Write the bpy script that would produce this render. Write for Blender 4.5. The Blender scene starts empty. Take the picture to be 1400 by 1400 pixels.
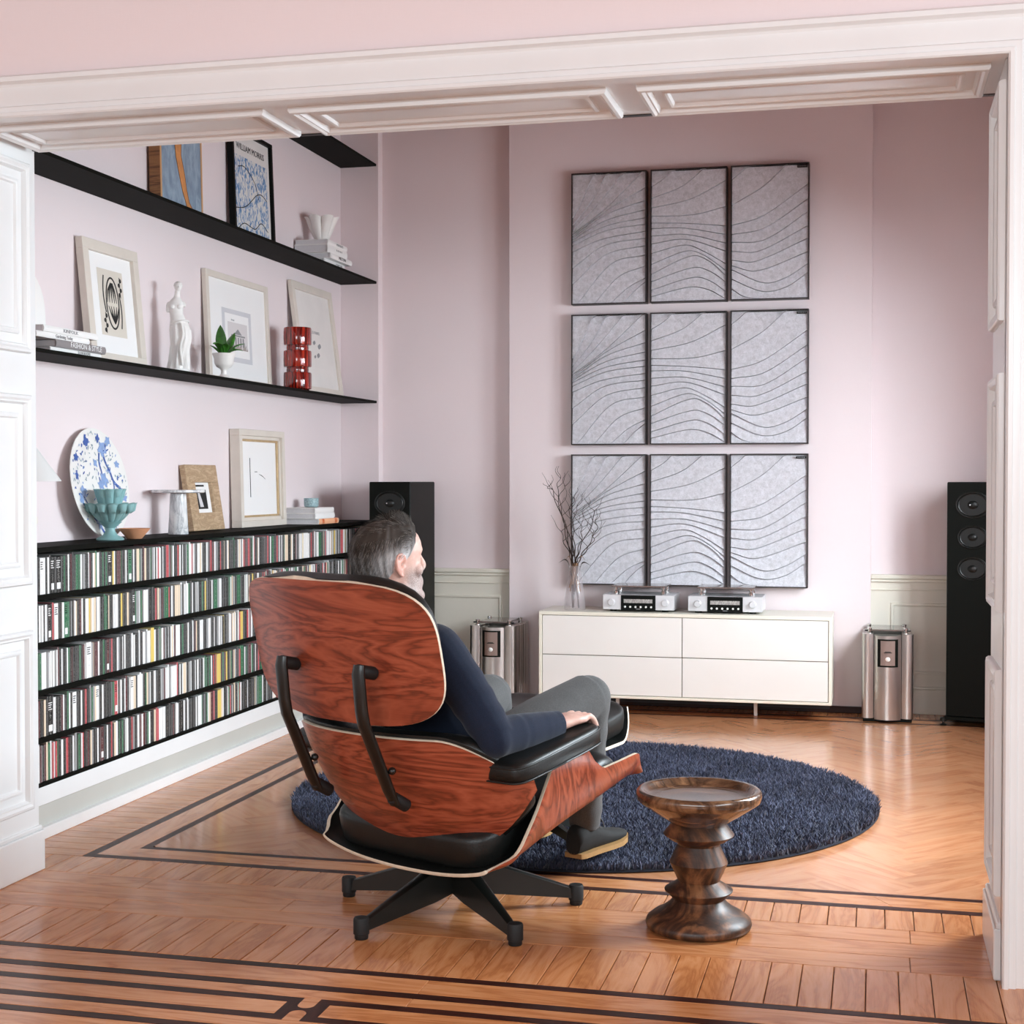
import bpy, bmesh, math, random
import numpy as np
from mathutils import Vector, Matrix, Euler, noise as mnoise

PI = math.pi
rad = math.radians
C = bpy.context.scene.collection
SC = bpy.context.scene
rnd = random.Random(7)

# ------------------------------------------------------------------ camera
cam_d = bpy.data.cameras.new('camera')
cam = bpy.data.objects.new('camera', cam_d)
C.objects.link(cam)
cam_d.sensor_width = 36.0
cam_d.lens = 2032.0 / 1400.0 * 36.0
cam_d.clip_start = 0.05
cam.location = (0, 0, 1.22)
cam.rotation_euler = (rad(90 - 1.2676), 0, rad(13.753))
SC.camera = cam

# ------------------------------------------------------------------ view / world / lights
SC.view_settings.view_transform = 'Standard'
SC.view_settings.look = 'None'
SC.view_settings.gamma = 1.0
SC.view_settings.use_curve_mapping = False
SC.view_settings.exposure = 0.09
SC.cycles.use_denoising = True
SC.cycles.max_bounces = 8
SC.cycles.diffuse_bounces = 5
SC.cycles.glossy_bounces = 4
SC.cycles.caustics_reflective = False
SC.cycles.caustics_refractive = False
SC.cycles.sample_clamp_indirect = 8.0

world = bpy.data.worlds.new('world')
SC.world = world
world.use_nodes = True
wb = world.node_tree.nodes['Background']
wb.inputs['Color'].default_value = (0.86, 0.93, 1.0, 1)
wb.inputs['Strength'].default_value = 1.2


def area(name, loc, rot, sx, sy, power, col=(1, 1, 1), spread=180):
    d = bpy.data.lights.new(name, 'AREA')
    d.shape = 'RECTANGLE'
    d.size = sx
    d.size_y = sy
    d.energy = power
    d.color = col
    d.spread = rad(spread)
    o = bpy.data.objects.new(name, d)
    C.objects.link(o)
    o.location = loc
    o.rotation_euler = rot
    return o


# daylight coming through the windows in the right wall of the listening room
area('daylight_window_a', (2.05, 5.20, 2.25), (0, rad(68), 0), 2.3, 2.0, 560, (0.82, 0.93, 1.0))
area('daylight_window_b', (2.05, 6.85, 2.25), (0, rad(68), 0), 2.3, 2.0, 120, (0.82, 0.93, 1.0))
# daylight from the big windows of the front room, behind and to the right of the camera
area('daylight_window_c', (2.45, 1.6, 1.90), (0, rad(84), 0), 1.0, 2.6, 60, (0.84, 0.94, 1.0))
area('daylight_window_d', (-1.0, -2.0, 1.92), (rad(86), 0, 0), 5.0, 1.0, 134, (0.84, 0.94, 1.0))


# ------------------------------------------------------------------ colours and materials
def lin(c):
    c = c / 255.0
    return c / 12.92 if c <= 0.04045 else ((c + 0.055) / 1.055) ** 2.4


def rgb(r, g, b):
    return (lin(r), lin(g), lin(b), 1.0)


class NT:
    def __init__(self, name):
        self.m = bpy.data.materials.new(name)
        self.m.use_nodes = True
        self.t = self.m.node_tree
        self.b = self.t.nodes['Principled BSDF']

    def n(self, typ, **kw):
        nd = self.t.nodes.new(typ)
        for k, v in kw.items():
            setattr(nd, k, v)
        return nd

    def l(self, a, b):
        self.t.links.new(a, b)

    def set(self, **kw):
        for k, v in kw.items():
            self.b.inputs[k.replace('_', ' ')].default_value = v

    def ramp(self, fac, stops, interp='LINEAR'):
        r = self.n('ShaderNodeValToRGB')
        r.color_ramp.interpolation = interp
        els = r.color_ramp.elements
        while len(els) < len(stops):
            els.new(0.5)
        for e, (p, c) in zip(els, stops):
            e.position = p
            e.color = c
        self.l(fac, r.inputs[0])
        return r.outputs[0]

    def coord(self, which='Object', scale=(1, 1, 1), rot=(0, 0, 0), rand=False):
        tc = self.n('ShaderNodeTexCoord')
        out = tc.outputs[which]
        if rand:
            oi = self.n('ShaderNodeObjectInfo')
            mu = self.n('ShaderNodeVectorMath', operation='MULTIPLY_ADD')
            self.l(oi.outputs['Random'], mu.inputs[0])
            mu.inputs[1].default_value = (37.0, 53.0, 71.0)
            self.l(out, mu.inputs[2])
            out = mu.outputs[0]
        mp = self.n('ShaderNodeMapping')
        mp.inputs['Scale'].default_value = scale
        mp.inputs['Rotation'].default_value = rot
        self.l(out, mp.inputs['Vector'])
        return mp.outputs[0]

    def noise(self, vec, scale=5, detail=4, rough=0.5, dist=0.0):
        nz = self.n('ShaderNodeTexNoise')
        nz.inputs['Scale'].default_value = scale
        nz.inputs['Detail'].default_value = detail
        nz.inputs['Roughness'].default_value = rough
        nz.inputs['Distortion'].default_value = dist
        self.l(vec, nz.inputs['Vector'])
        return nz.outputs[0]

    def math(self, op, a, b=None, c=None):
        m = self.n('ShaderNodeMath', operation=op)
        for i, v in enumerate((a, b, c)):
            if v is None:
                continue
            if isinstance(v, (int, float)):
                m.inputs[i].default_value = v
            else:
                self.l(v, m.inputs[i])
        return m.outputs[0]

    def mix(self, fac, a, b, blend='MIX'):
        m = self.n('ShaderNodeMix', data_type='RGBA', blend_type=blend)
        for i, v in ((0, fac), (6, a), (7, b)):
            if isinstance(v, (int, float)):
                m.inputs[i].default_value = v
            elif isinstance(v, tuple):
                m.inputs[i].default_value = v
            else:
                self.l(v, m.inputs[i])
        return m.outputs[2]

    def bump(self, h, strength=0.2, dist=0.01):
        b = self.n('ShaderNodeBump')
        b.inputs['Strength'].default_value = strength
        b.inputs['Distance'].default_value = dist
        self.l(h, b.inputs['Height'])
        self.l(b.outputs[0], self.b.inputs['Normal'])


def plain(name, col, rough=0.5, metal=0.0, var=0.04, vscale=6, coat=0.0, bump=0.0, bscale=80, trans=0.0, ior=1.45, sheen=0.0, spec=0.5):
    """A procedural paint, plastic, leather or metal: base colour broken up by a soft noise, optional fine relief."""
    t = NT(name)
    v = t.coord('Object')
    nz = t.noise(v, vscale, 4)
    hi = tuple(min(1.0, c * (1 + var)) for c in col[:3]) + (1,)
    lo = tuple(c * (1 - var) for c in col[:3]) + (1,)
    t.l(t.ramp(nz, [(0.3, lo), (0.7, hi)]), t.b.inputs['Base Color'])
    t.set(Roughness=rough, Metallic=metal, IOR=ior)
    t.b.inputs['Coat Weight'].default_value = coat
    t.b.inputs['Coat Roughness'].default_value = 0.12
    t.b.inputs['Transmission Weight'].default_value = trans
    t.b.inputs['Sheen Weight'].default_value = sheen
    t.b.inputs['Specular IOR Level'].default_value = spec
    if bump > 0:
        t.bump(t.noise(v, bscale, 3), bump, 0.004)
    return t.m


def wood(name, dark, mid, light, which='UV', scale=(1, 1, 1), rings=7.0, warp=1.4, rough=0.3, coat=0.0, rand=False, tint=0.0, pore=0.35, bump=0.05):
    """Wood: long grain runs along the first coordinate; wavy bands plus fine pores."""
    t = NT(name)
    v = t.coord(which, scale, rand=rand)
    big = t.noise(v, 1.6, 5, 0.55, warp)
    bands = t.math('FRACT', t.math('MULTIPLY', big, rings))
    tri = t.math('ABSOLUTE', t.math('SUBTRACT', bands, 0.5))
    tri = t.math('MULTIPLY', tri, 2.0)
    v2 = t.coord(which, (scale[0] * 2.2, scale[1] * 26, scale[2] * 26), rand=rand)
    fine = t.noise(v2, 3.0, 4, 0.6)
    f = t.math('ADD', t.math('MULTIPLY', tri, 1 - pore), t.math('MULTIPLY', fine, pore))
    col = t.ramp(f, [(0.12, dark), (0.42, mid), (0.85, light)])
    if tint:
        oi = t.n('ShaderNodeObjectInfo')
        hs = t.n('ShaderNodeHueSaturation')
        t.l(t.math('MULTIPLY_ADD', oi.outputs['Random'], tint, 1 - tint / 2), hs.inputs['Value'])
        t.l(col, hs.inputs['Color'])
        col = hs.outputs[0]
    t.l(col, t.b.inputs['Base Color'])
    t.set(Roughness=rough)
    t.b.inputs['Coat Weight'].default_value = coat
    t.b.inputs['Coat Roughness'].default_value = 0.1
    if bump:
        t.bump(f, bump, 0.002)
    return t.m


M = {}


def wallpaint(name, col):
    t = NT(name)
    v = t.coord('Object')
    weave = t.noise(t.coord('Object', (260, 260, 40)), 1.0, 2)
    weave2 = t.noise(t.coord('Object', (40, 40, 260)), 1.0, 2)
    w = t.math('ADD', weave, weave2)
    big = t.noise(v, 1.3, 3)
    a = t.mix(t.math('MULTIPLY', big, 0.5), col, tuple(c * 0.95 for c in col[:3]) + (1,))
    a = t.mix(t.math('MULTIPLY', w, 0.06), a, tuple(c * 0.8 for c in col[:3]) + (1,))
    t.l(a, t.b.inputs['Base Color'])
    t.set(Roughness=0.75)
    t.bump(w, 0.08, 0.002)
    return t.m


M['pink'] = wallpaint('pink_wall_cloth', rgb(236, 223, 224))
M['white'] = plain('white_gloss_paint', rgb(230, 231, 231), 0.28, var=0.015, coat=0.15)
M['ceil'] = plain('ceiling_paint', rgb(176, 132, 114), 0.7, var=0.01)  # unseen ceiling toned salmon to dim and warm the light on the upper walls
M['white_wall'] = plain('white_wall_paint', rgb(228, 227, 225), 0.7, var=0.01)
M['cream'] = plain('cream_panel_paint', rgb(226, 222, 208), 0.35, var=0.015)
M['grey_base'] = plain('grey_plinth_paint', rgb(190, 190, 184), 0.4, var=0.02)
M['shelf'] = plain('black_brown_stain', rgb(18, 18, 15), 0.65, var=0.15, vscale=20, spec=0.06)
M['black'] = plain('satin_black', rgb(13, 15, 12), 0.45, var=0.08, vscale=15, spec=0.14)
M['black_metal'] = plain('black_enamelled_metal', rgb(16, 18, 16), 0.36, var=0.06, coat=0.2)
M['leather'] = plain('black_leather', rgb(18, 20, 19), 0.38, var=0.12, vscale=30, bump=0.12, bscale=260)
M['rubber'] = plain('black_rubber', rgb(20, 20, 20), 0.6)
M['ply'] = plain('pale_plywood_edge', rgb(222, 208, 186), 0.5, var=0.08, vscale=60)
M['steel'] = plain('brushed_steel', rgb(205, 200, 196), 0.3, 1.0, var=0.03)
M['chrome'] = plain('polished_chrome', rgb(225, 225, 225), 0.08, 1.0, var=0.01)
M['silver'] = plain('silver_anodised', rgb(226, 226, 228), 0.34, 0.55, var=0.02)
M['lacquer'] = plain('white_lacquer', rgb(238, 236, 231), 0.22, var=0.01, coat=0.3)
M['lacquer_edge'] = plain('cream_lacquer_edge', rgb(236, 232, 216), 0.3, var=0.01)
M['gap'] = plain('shadow_gap', rgb(120, 108, 82), 0.7)
M['frame_black'] = plain('dark_frame_metal', rgb(44, 36, 36), 0.45, var=0.06)
M['ceramic'] = plain('white_ceramic', rgb(236, 234, 230), 0.3, var=0.02, coat=0.2)
M['plaster'] = plain('white_plaster', rgb(236, 234, 231), 0.7, var=0.03, bump=0.08, bscale=60)
M['teal'] = plain('teal_glaze', rgb(134, 176, 177), 0.4, var=0.06)
M['terracotta'] = plain('terracotta', rgb(205, 148, 112), 0.6, var=0.08)
M['paper'] = plain('white_paper', rgb(240, 239, 238), 0.7, var=0.01)
M['page'] = plain('book_pages', rgb(214, 212, 214), 0.8, var=0.04, vscale=120)
M['cover'] = plain('white_book_cover', rgb(238, 237, 235), 0.5, var=0.015)
M['cover_grey'] = plain('grey_book_cover', rgb(140, 134, 134), 0.5, var=0.05)
M['ink'] = plain('black_ink', rgb(35, 34, 34), 0.7)
M['ink_white'] = plain('white_print', rgb(240, 240, 240), 0.7)
M['ink_grey'] = plain('grey_print', rgb(140, 140, 142), 0.7)
M['orange'] = plain('orange_print', rgb(240, 120, 60), 0.6)
M['peach'] = plain('peach_print', rgb(240, 180, 140), 0.6)
M['frame_pale'] = plain('pale_limed_wood', rgb(219, 210, 199), 0.5, var=0.03, vscale=14, bump=0.06, bscale=90)
M['frame_gold'] = plain('gold_leaf_slip', rgb(196, 168, 128), 0.45, 0.2, var=0.1, vscale=40)
M['frame_rustic'] = wood('rustic_driftwood', rgb(164, 136, 106), rgb(186, 158, 126), rgb(200, 172, 142), 'Object', (6, 20, 6), 3, rough=0.7, bump=0.5)
M['frame_brown'] = wood('brown_frame_wood', rgb(92, 58, 32), rgb(128, 84, 48), rgb(160, 112, 66), 'Object', (3, 12, 1), 5, rough=0.5)
M['glass'] = plain('clear_glass', rgb(250, 250, 250), 0.02, trans=1.0, ior=1.3, var=0)
M['navy'] = None


def glass_thin(name, col, alpha):
    t = NT(name)
    nz = t.noise(t.coord('Object'), 8, 2)
    t.l(t.ramp(nz, [(0.3, col), (0.7, tuple(c * 0.97 for c in col[:3]) + (1,))]), t.b.inputs['Base Color'])
    t.set(Roughness=0.05, Alpha=alpha)
    t.b.inputs['Coat Weight'].default_value = 0.6
    t.b.inputs['Coat Roughness'].default_value = 0.03
    return t.m


M['clear'] = glass_thin('clear_thin_glass', rgb(215, 205, 208), 0.15)
M['smoke_glass'] = glass_thin('smoked_glass', rgb(120, 104, 98), 0.75)

# oak floor
FL = (rgb(162, 98, 56), rgb(194, 128, 80), rgb(208, 147, 100))
M['floor_wood'] = wood('oak_floor_boards', FL[0], FL[1], FL[2], 'UV', (1.1, 7, 1), 5.0, 0.9, rough=0.22, coat=0.10, rand=True, tint=0.10, pore=0.5, bump=0.02)
M['floor_block'] = wood('oak_parquet_blocks', rgb(162, 104, 70), rgb(184, 126, 88), rgb(196, 142, 104), 'UV', (1.1, 7, 1), 4.0, 0.8, rough=0.2, coat=0.2, rand=True, tint=0.16, pore=0.55, bump=0.005)
M['floor_dark'] = wood('wenge_inlay', rgb(32, 16, 13), rgb(50, 25, 20), rgb(66, 34, 27), 'UV', (1.1, 10, 1), 5.0, 0.8, rough=0.34, coat=0.0, rand=True, pore=0.5, bump=0.02)
M['floor_dark'].node_tree.nodes['Principled BSDF'].inputs['Specular IOR Level'].default_value = 0.15
M['floor_sub'] = plain('dark_subfloor', rgb(40, 26, 20), 0.8)
M['rosewood'] = wood('rosewood_veneer', rgb(92, 42, 28), rgb(144, 68, 46), rgb(172, 90, 64), 'UV', (0.8, 4.6, 1), 12.0, 0.7, rough=0.32, coat=0.2, pore=0.42, bump=0.03)
M['walnut'] = wood('dark_walnut', rgb(40, 25, 17), rgb(74, 47, 31), rgb(128, 86, 56), 'Object', (5, 5, 2.2), 3.0, 1.5, rough=0.42, coat=0.05, pore=0.3)

M['walnut_seat'] = wood('polished_walnut_glare', rgb(58, 40, 28), rgb(96, 68, 48), rgb(150, 112, 80), 'Object', (4, 9, 4), 3.0, 1.2, rough=0.22, coat=0.6, pore=0.3)  # glossier, and the glare on the top is also put into a paler colour


# ------------------------------------------------------------------ mesh building
class MB:
    def __init__(self, mat=None):
        self.v = []
        self.f = []
        self.fm = []
        self.uv = []
        self.Mx = mat

    def add(self, verts, faces, m=0, uvs=None):
        o = len(self.v)
        for i, p in enumerate(verts):
            q = Vector(p)
            if self.Mx is not None:
                q = self.Mx @ q
            self.v.append(q)
            self.uv.append(uvs[i] if uvs is not None else (p[0], p[1]))
        for f in faces:
            self.f.append([i + o for i in f])
            self.fm.append(m)

    def box(self, x0, x1, y0, y1, z0, z1, ch=0.0, m=0):
        X, Y, Z = sorted((x0, x1)), sorted((y0, y1)), sorted((z0, z1))
        if ch <= 0:
            vs = [(x, y, z) for x in X for y in Y for z in Z]
            self.add(vs, [(0, 1, 3, 2), (4, 6, 7, 5), (0, 4, 5, 1), (2, 3, 7, 6), (0, 2, 6, 4), (1, 5, 7, 3)], m)
            return
        ch = min(ch, 0.49 * min(X[1] - X[0], Y[1] - Y[0], Z[1] - Z[0]))
        idx = {}
        vs = []
        for i in (0, 1):
            for j in (0, 1):
                for k in (0, 1):
                    c = (X[i], Y[j], Z[k])
                    s = (1 - 2 * i, 1 - 2 * j, 1 - 2 * k)
                    for a in range(3):
                        p = [c[q] + (0 if q == a else s[q] * ch) for q in range(3)]
                        idx[(i, j, k, a)] = len(vs)
                        vs.append(tuple(p))
        fs = []
        for a in range(3):
            b, c = (a + 1) % 3, (a + 2) % 3
            for s in (0, 1):
                q = []
                for (u, w) in ((0, 0), (1, 0), (1, 1), (0, 1)):
                    key = [0, 0, 0]
                    key[a], key[b], key[c] = s, u, w
                    q.append(idx[(*key, a)])
                fs.append(q)
            # edges along axis a
            for u in (0, 1):
                for w in (0, 1):
                    k0, k1 = [0, 0, 0], [0, 0, 0]
                    k0[a], k1[a] = 0, 1
                    k0[b] = k1[b] = u
                    k0[c] = k1[c] = w
                    fs.append([idx[(*k0, b)], idx[(*k1, b)], idx[(*k1, c)], idx[(*k0, c)]])
        for i in (0, 1):
            for j in (0, 1):
                for k in (0, 1):
                    fs.append([idx[(i, j, k, a)] for a in range(3)])
        self.add(vs, fs, m)

    def grid(self, P, cu=False, cv=False, m=0, uv=None):
        nu, nv = len(P), len(P[0])
        vs = [p for row in P for p in row]
        uvs = [q for row in uv for q in row] if uv is not None else None
        fs = []
        for i in range(nu if cu else nu - 1):
            for j in range(nv if cv else nv - 1):
                a, b = i, (i + 1) % nu
                c, d = j, (j + 1) % nv
                fs.append((a * nv + c, b * nv + c, b * nv + d, a * nv + d))
        self.add(vs, fs, m, uvs)

    def tube(self, pts, r, n=10, cap=True, m=0, flat=1.0, up=None):
        pts = [Vector(p) for p in pts]
        k = len(pts)
        if isinstance(r, (int, float)):
            r = [r] * k
        rings = []
        prev = None
        for i in range(k):
            t = (pts[min(i + 1, k - 1)] - pts[max(i - 1, 0)])
            t = t.normalized() if t.length > 1e-9 else Vector((0, 0, 1))
            if prev is None:
                a = Vector(up) if up is not None else (Vector((0, 0, 1)) if abs(t.z) < 0.9 else Vector((1, 0, 0)))
            else:
                a = prev
            x = a - t * a.dot(t)
            if x.length < 1e-6:
                x = t.orthogonal()
            x.normalize()
            y = t.cross(x)
            prev = x
            rr = r[i]
            rx, ry = rr if isinstance(rr, tuple) else (rr, rr * flat)
            rings.append([pts[i] + x * math.cos(2 * PI * j / n) * rx + y * math.sin(2 * PI * j / n) * ry for j in range(n)])
        L = 0
        uv = []
        for i in range(k):
            if i:
                L += (pts[i] - pts[i - 1]).length
            uv.append([(L, j / n * 0.2) for j in range(n)])
        self.grid(rings, cv=True, m=m, uv=uv)
        if cap:
            self.add(rings[0], [tuple(range(n))], m)
            self.add(rings[-1], [tuple(range(n - 1, -1, -1))], m)

    def lathe(self, prof, n=24, o=(0, 0, 0), m=0, flute=None, cap=True):
        rings = []
        for (r, z) in prof:
            ring = []
            for j in range(n):
                a = 2 * PI * j / n
                k = flute(a, r, z) if flute else 1.0
                ring.append((o[0] + r * k * math.cos(a), o[1] + r * k * math.sin(a), o[2] + z))
            rings.append(ring)
        uv = [[(j / n, i * 0.1) for j in range(n)] for i in range(len(prof))]
        self.grid(rings, cv=True, m=m, uv=uv)
        if cap:
            if prof[0][0] > 1e-5:
                self.add(rings[0], [tuple(range(n - 1, -1, -1))], m)
            if prof[-1][0] > 1e-5:
                self.add(rings[-1], [tuple(range(n))], m)

    def prism(self, poly, h0, h1, fn=None, m=0):
        """poly in 2D, extruded h0..h1; fn(x, y, h) -> 3D (default x, y, h)."""
        fn = fn or (lambda x, y, h: (x, y, h))
        n = len(poly)
        vs = [fn(x, y, h0) for x, y in poly] + [fn(x, y, h1) for x, y in poly]
        uv = [(x, y) for x, y in poly] * 2
        fs = [tuple(range(n - 1, -1, -1)), tuple(range(n, 2 * n))]
        fs += [(i, (i + 1) % n, n + (i + 1) % n, n + i) for i in range(n)]
        self.add(vs, fs, m, uv)

    def sphere(self, c, r, n=14, k=10, m=0):
        r = r if isinstance(r, tuple) else (r, r, r)
        rings = []
        for i in range(k + 1):
            a = PI * i / k
            s = max(math.sin(a), 1e-4)
            rings.append([(c[0] + r[0] * s * math.cos(2 * PI * j / n), c[1] + r[1] * s * math.sin(2 * PI * j / n), c[2] - r[2] * math.cos(a)) for j in range(n)])
        self.grid(rings, cv=True, m=m)

    def mesh(self, name, mats, smooth=35, recalc=True):
        me = bpy.data.meshes.new(name)
        me.from_pydata([tuple(v) for v in self.v], [], self.f)
        mats = mats if isinstance(mats, (list, tuple)) else [mats]
        for mt in mats:
            me.materials.append(mt)
        me.polygons.foreach_set('material_index', self.fm)
        ul = me.uv_layers.new(name='UVMap')
        li = np.empty(len(me.loops), dtype=np.int32)
        me.loops.foreach_get('vertex_index', li)
        uva = np.array(self.uv, dtype=np.float32)[li]
        ul.data.foreach_set('uv', uva.ravel())
        if recalc:
            bm = bmesh.new()
            bm.from_mesh(me)
            bmesh.ops.remove_doubles(bm, verts=bm.verts, dist=1e-6)
            bmesh.ops.recalc_face_normals(bm, faces=bm.faces)
            bm.to_mesh(me)
            bm.free()
        if smooth:
            me.polygons.foreach_set('use_smooth', [True] * len(me.polygons))
            me.set_sharp_from_angle(angle=rad(smooth))
        me.update()
        return me

    def obj(self, name, mats, parent=None, smooth=35, label=None, loc=None, kind=None, recalc=True):
        o = bpy.data.objects.new(name, self.mesh(name, mats, smooth, recalc))
        C.objects.link(o)
        if parent is not None:
            o.parent = parent
        if loc is not None:
            o.location = loc
        if label:
            o['label'] = label
        if kind:
            o['kind'] = kind
        return o


def thing(name, label, cat, loc=(0, 0, 0), rz=0.0, group=None):
    o = bpy.data.objects.new(name, None)
    o.empty_display_size = 0.05
    C.objects.link(o)
    o.location = loc
    o.rotation_euler = (0, 0, rz)
    return tag(o, label, cat, group)


def tag(o, label, cat, group=None):
    o['label'] = label
    o['category'] = cat
    if group:
        o['group'] = group
    return o


def struct(o, label, cat):
    o['kind'] = 'structure'
    o['label'] = label
    o['category'] = cat
    return o


def dup(o, parent=None, name=None):
    c = o.copy()
    C.objects.link(c)
    if parent is not None:
        c.parent = parent
    for ch in list(o.children):
        dup(ch, c)
    return c


def text(name, body, size, parent, mat, loc, rot, extrude=0.0004, label=None, align='CENTER', sx=1.0):
    cu = bpy.data.curves.new(name, 'FONT')
    cu.body = body
    cu.size = size
    cu.extrude = extrude
    cu.align_x = align
    cu.align_y = 'CENTER'
    cu.resolution_u = 2
    cu.materials.append(mat)
    tmp = bpy.data.objects.new(name, cu)
    C.objects.link(tmp)
    me = bpy.data.meshes.new_from_object(tmp)
    bpy.data.objects.remove(tmp)
    o = bpy.data.objects.new(name, me)
    C.objects.link(o)
    o['kind'] = 'stuff'
    o.parent = parent
    o.location = loc
    o.rotation_euler = rot
    o.scale = (sx, 1, 1)
    if label:
        o['label'] = label
    return o


def clip_poly(poly, x0, x1, y0, y1):
    def cut(p, ax, val, keep_ge):
        out = []
        for i in range(len(p)):
            a, b = p[i], p[(i + 1) % len(p)]
            ia = (a[ax] >= val) if keep_ge else (a[ax] <= val)
            ib = (b[ax] >= val) if keep_ge else (b[ax] <= val)
            if ia:
                out.append(a)
            if ia != ib:
                t = (val - a[ax]) / (b[ax] - a[ax])
                out.append((a[0] + t * (b[0] - a[0]), a[1] + t * (b[1] - a[1])))
        return out
    for ax, val, ge in ((0, x0, True), (0, x1, False), (1, y0, True), (1, y1, False)):
        poly = cut(poly, ax, val, ge)
        if len(poly) < 3:
            return []
    return poly


def smoothstep(a, b, x):
    t = min(1, max(0, (x - a) / (b - a)))
    return t * t * (3 - 2 * t)


def interp(xs, ys, x):
    return float(np.interp(x, xs, ys))


def crv(pts, n):
    """Catmull-Rom through 3D points."""
    pts = [Vector(p) for p in pts]
    P = [2 * pts[0] - pts[1]] + pts + [2 * pts[-1] - pts[-2]]
    out = []
    for i in range(1, len(P) - 2):
        for k in range(n):
            t = k / n
            a, b, c, d = P[i - 1], P[i], P[i + 1], P[i + 2]
            out.append(0.5 * ((2 * b) + (c - a) * t + (2 * a - 5 * b + 4 * c - d) * t * t + (3 * b - a - 3 * c + d) * t ** 3))
    out.append(pts[-1])
    return out


def remeshed(name, mb, mat, voxel, smooth_it, parent=None, fac=0.5):
    """Fuse overlapping lofts into one continuous skin."""
    o = mb.obj(name + '_raw', mat, smooth=0)
    m = o.modifiers.new('r', 'REMESH')
    m.mode = 'VOXEL'
    m.voxel_size = voxel
    if smooth_it:
        s = o.modifiers.new('s', 'SMOOTH')
        s.iterations = smooth_it
        s.factor = fac
    dg = bpy.context.evaluated_depsgraph_get()
    dg.update()
    me = bpy.data.meshes.new_from_object(o.evaluated_get(dg))
    me.name = name
    bpy.data.objects.remove(o)
    me.polygons.foreach_set('use_smooth', [True] * len(me.polygons))
    me.materials.clear()
    me.materials.append(mat)
    o = bpy.data.objects.new(name, me)
    C.objects.link(o)
    if parent is not None:
        o.parent = parent
    return o

# ================================================================== THE SETTING
# ------------------------------------------------------------------ floor
b = MB()
b.box(-4.2, 2.6, -2.2, 8.3, -0.12, -0.012)
floor = b.obj('floor', M['floor_sub'], smooth=0)
struct(floor, 'oak parquet floor with dark inlaid border strips', 'floor')
_piece_cache = {}


def floor_rect(name, x0, x1, y0, y1, mat, along='x', gap=0.0012, depth=0.011):
    w, d = x1 - x0 - gap, y1 - y0 - gap
    key = (name, round(w, 4), round(d, 4), along, mat.name)
    me = _piece_cache.get(key)
    if me is None:
        bb = MB()
        c = 0.0012
        top = [(-w / 2 + c, -d / 2 + c, 0), (w / 2 - c, -d / 2 + c, 0), (w / 2 - c, d / 2 - c, 0), (-w / 2 + c, d / 2 - c, 0)]
        mid = [(-w / 2, -d / 2, -c), (w / 2, -d / 2, -c), (w / 2, d / 2, -c), (-w / 2, d / 2, -c)]
        low = [(x, y, -depth) for x, y, _ in mid]
        vs = top + mid + low
        fs = [(0, 1, 2, 3)] + [(i, (i + 1) % 4, 4 + (i + 1) % 4, 4 + i) for i in range(4)] + [(4 + i, 4 + (i + 1) % 4, 8 + (i + 1) % 4, 8 + i) for i in range(4)]
        uv = [((p[0], p[1]) if along == 'x' else (p[1], p[0])) for p in vs]
        bb.add(vs, fs, 0, uv)
        me = bb.mesh(name, mat, smooth=0)
        _piece_cache[key] = me
    o = bpy.data.objects.new(name, me)
    C.objects.link(o)
    o.parent = floor
    o.location = ((x0 + x1) / 2, (y0 + y1) / 2, 0)
    return o


def floor_poly(name, poly, mat, ang=0.0, inset=0.0006, depth=0.011):
    cx = sum(p[0] for p in poly) / len(poly)
    cy = sum(p[1] for p in poly) / len(poly)
    q = []
    for x, y in poly:
        dx, dy = x - cx, y - cy
        L = math.hypot(dx, dy) or 1
        k = max(0, L - inset) / L
        q.append((dx * k, dy * k))
    bb = MB()
    n = len(q)
    vs = [(x, y, 0) for x, y in q] + [(x, y, -depth) for x, y in q]
    ca, sa = math.cos(ang), math.sin(ang)
    uv = [(x * ca + y * sa, -x * sa + y * ca) for x, y, _ in vs]
    bb.add(vs, [tuple(range(n))] + [(i, n + i, n + (i + 1) % n, (i + 1) % n) for i in range(n)], 0, uv)
    return bb.obj(name, mat, floor, smooth=0, loc=(cx, cy, 0))


FW, FD, FB = M['floor_wood'], M['floor_dark'], M['floor_block']
XL, XR = -3.6, 1.3
# front room: plain boards, then the banded border in front of the opening
floor_rect('floor_board_field', -4.2, 2.6, -2.2, 2.70, FW)
for (ya, yb, mt) in ((2.70, 3.02, FW), (3.02, 3.053, FD), (3.053, 3.112, FW), (3.255, 3.31, FW), (3.31, 3.345, FD), (3.345, 3.442, FW), (3.442, 3.474, FD)):
    nm = 'inlay_strip' if mt is FD else 'border_board'
    for xa, xb in ((XL, -2.3), (-2.3, -1.05), (-1.05, 0.2), (0.2, XR)) if mt is FW else ((XL, XR),):
        floor_rect(nm, xa, xb, ya, yb, mt, gap=0.0008)
# interlaced rectangular loops
ya, yb, bw = 3.112, 3.255, 0.031
for xa, xb in ((XL, -1.298), (-1.256, XR)):
    floor_poly('inlay_loop_strip', [(xa, yb), (xb, yb), (xb - bw, yb - bw), (xa + bw, yb - bw)], FD, inset=0)
    floor_poly('inlay_loop_strip', [(xa, ya), (xa + bw, ya + bw), (xb - bw, ya + bw), (xb, ya)], FD, inset=0)
    floor_poly('inlay_loop_strip', [(xa, ya), (xa, yb), (xa + bw, yb - bw), (xa + bw, ya + bw)], FD, PI / 2, inset=0)
    floor_poly('inlay_loop_strip', [(xb, ya), (xb - bw, ya + bw), (xb - bw, yb - bw), (xb, yb)], FD, PI / 2, inset=0)
    floor_rect('border_board', xa + bw, xb - bw, ya + bw, yb - bw, FW, gap=0.0008)
ym = (ya + yb) / 2
xa, xb = -1.298, -1.256
rr = (xb - xa) / 2
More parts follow.
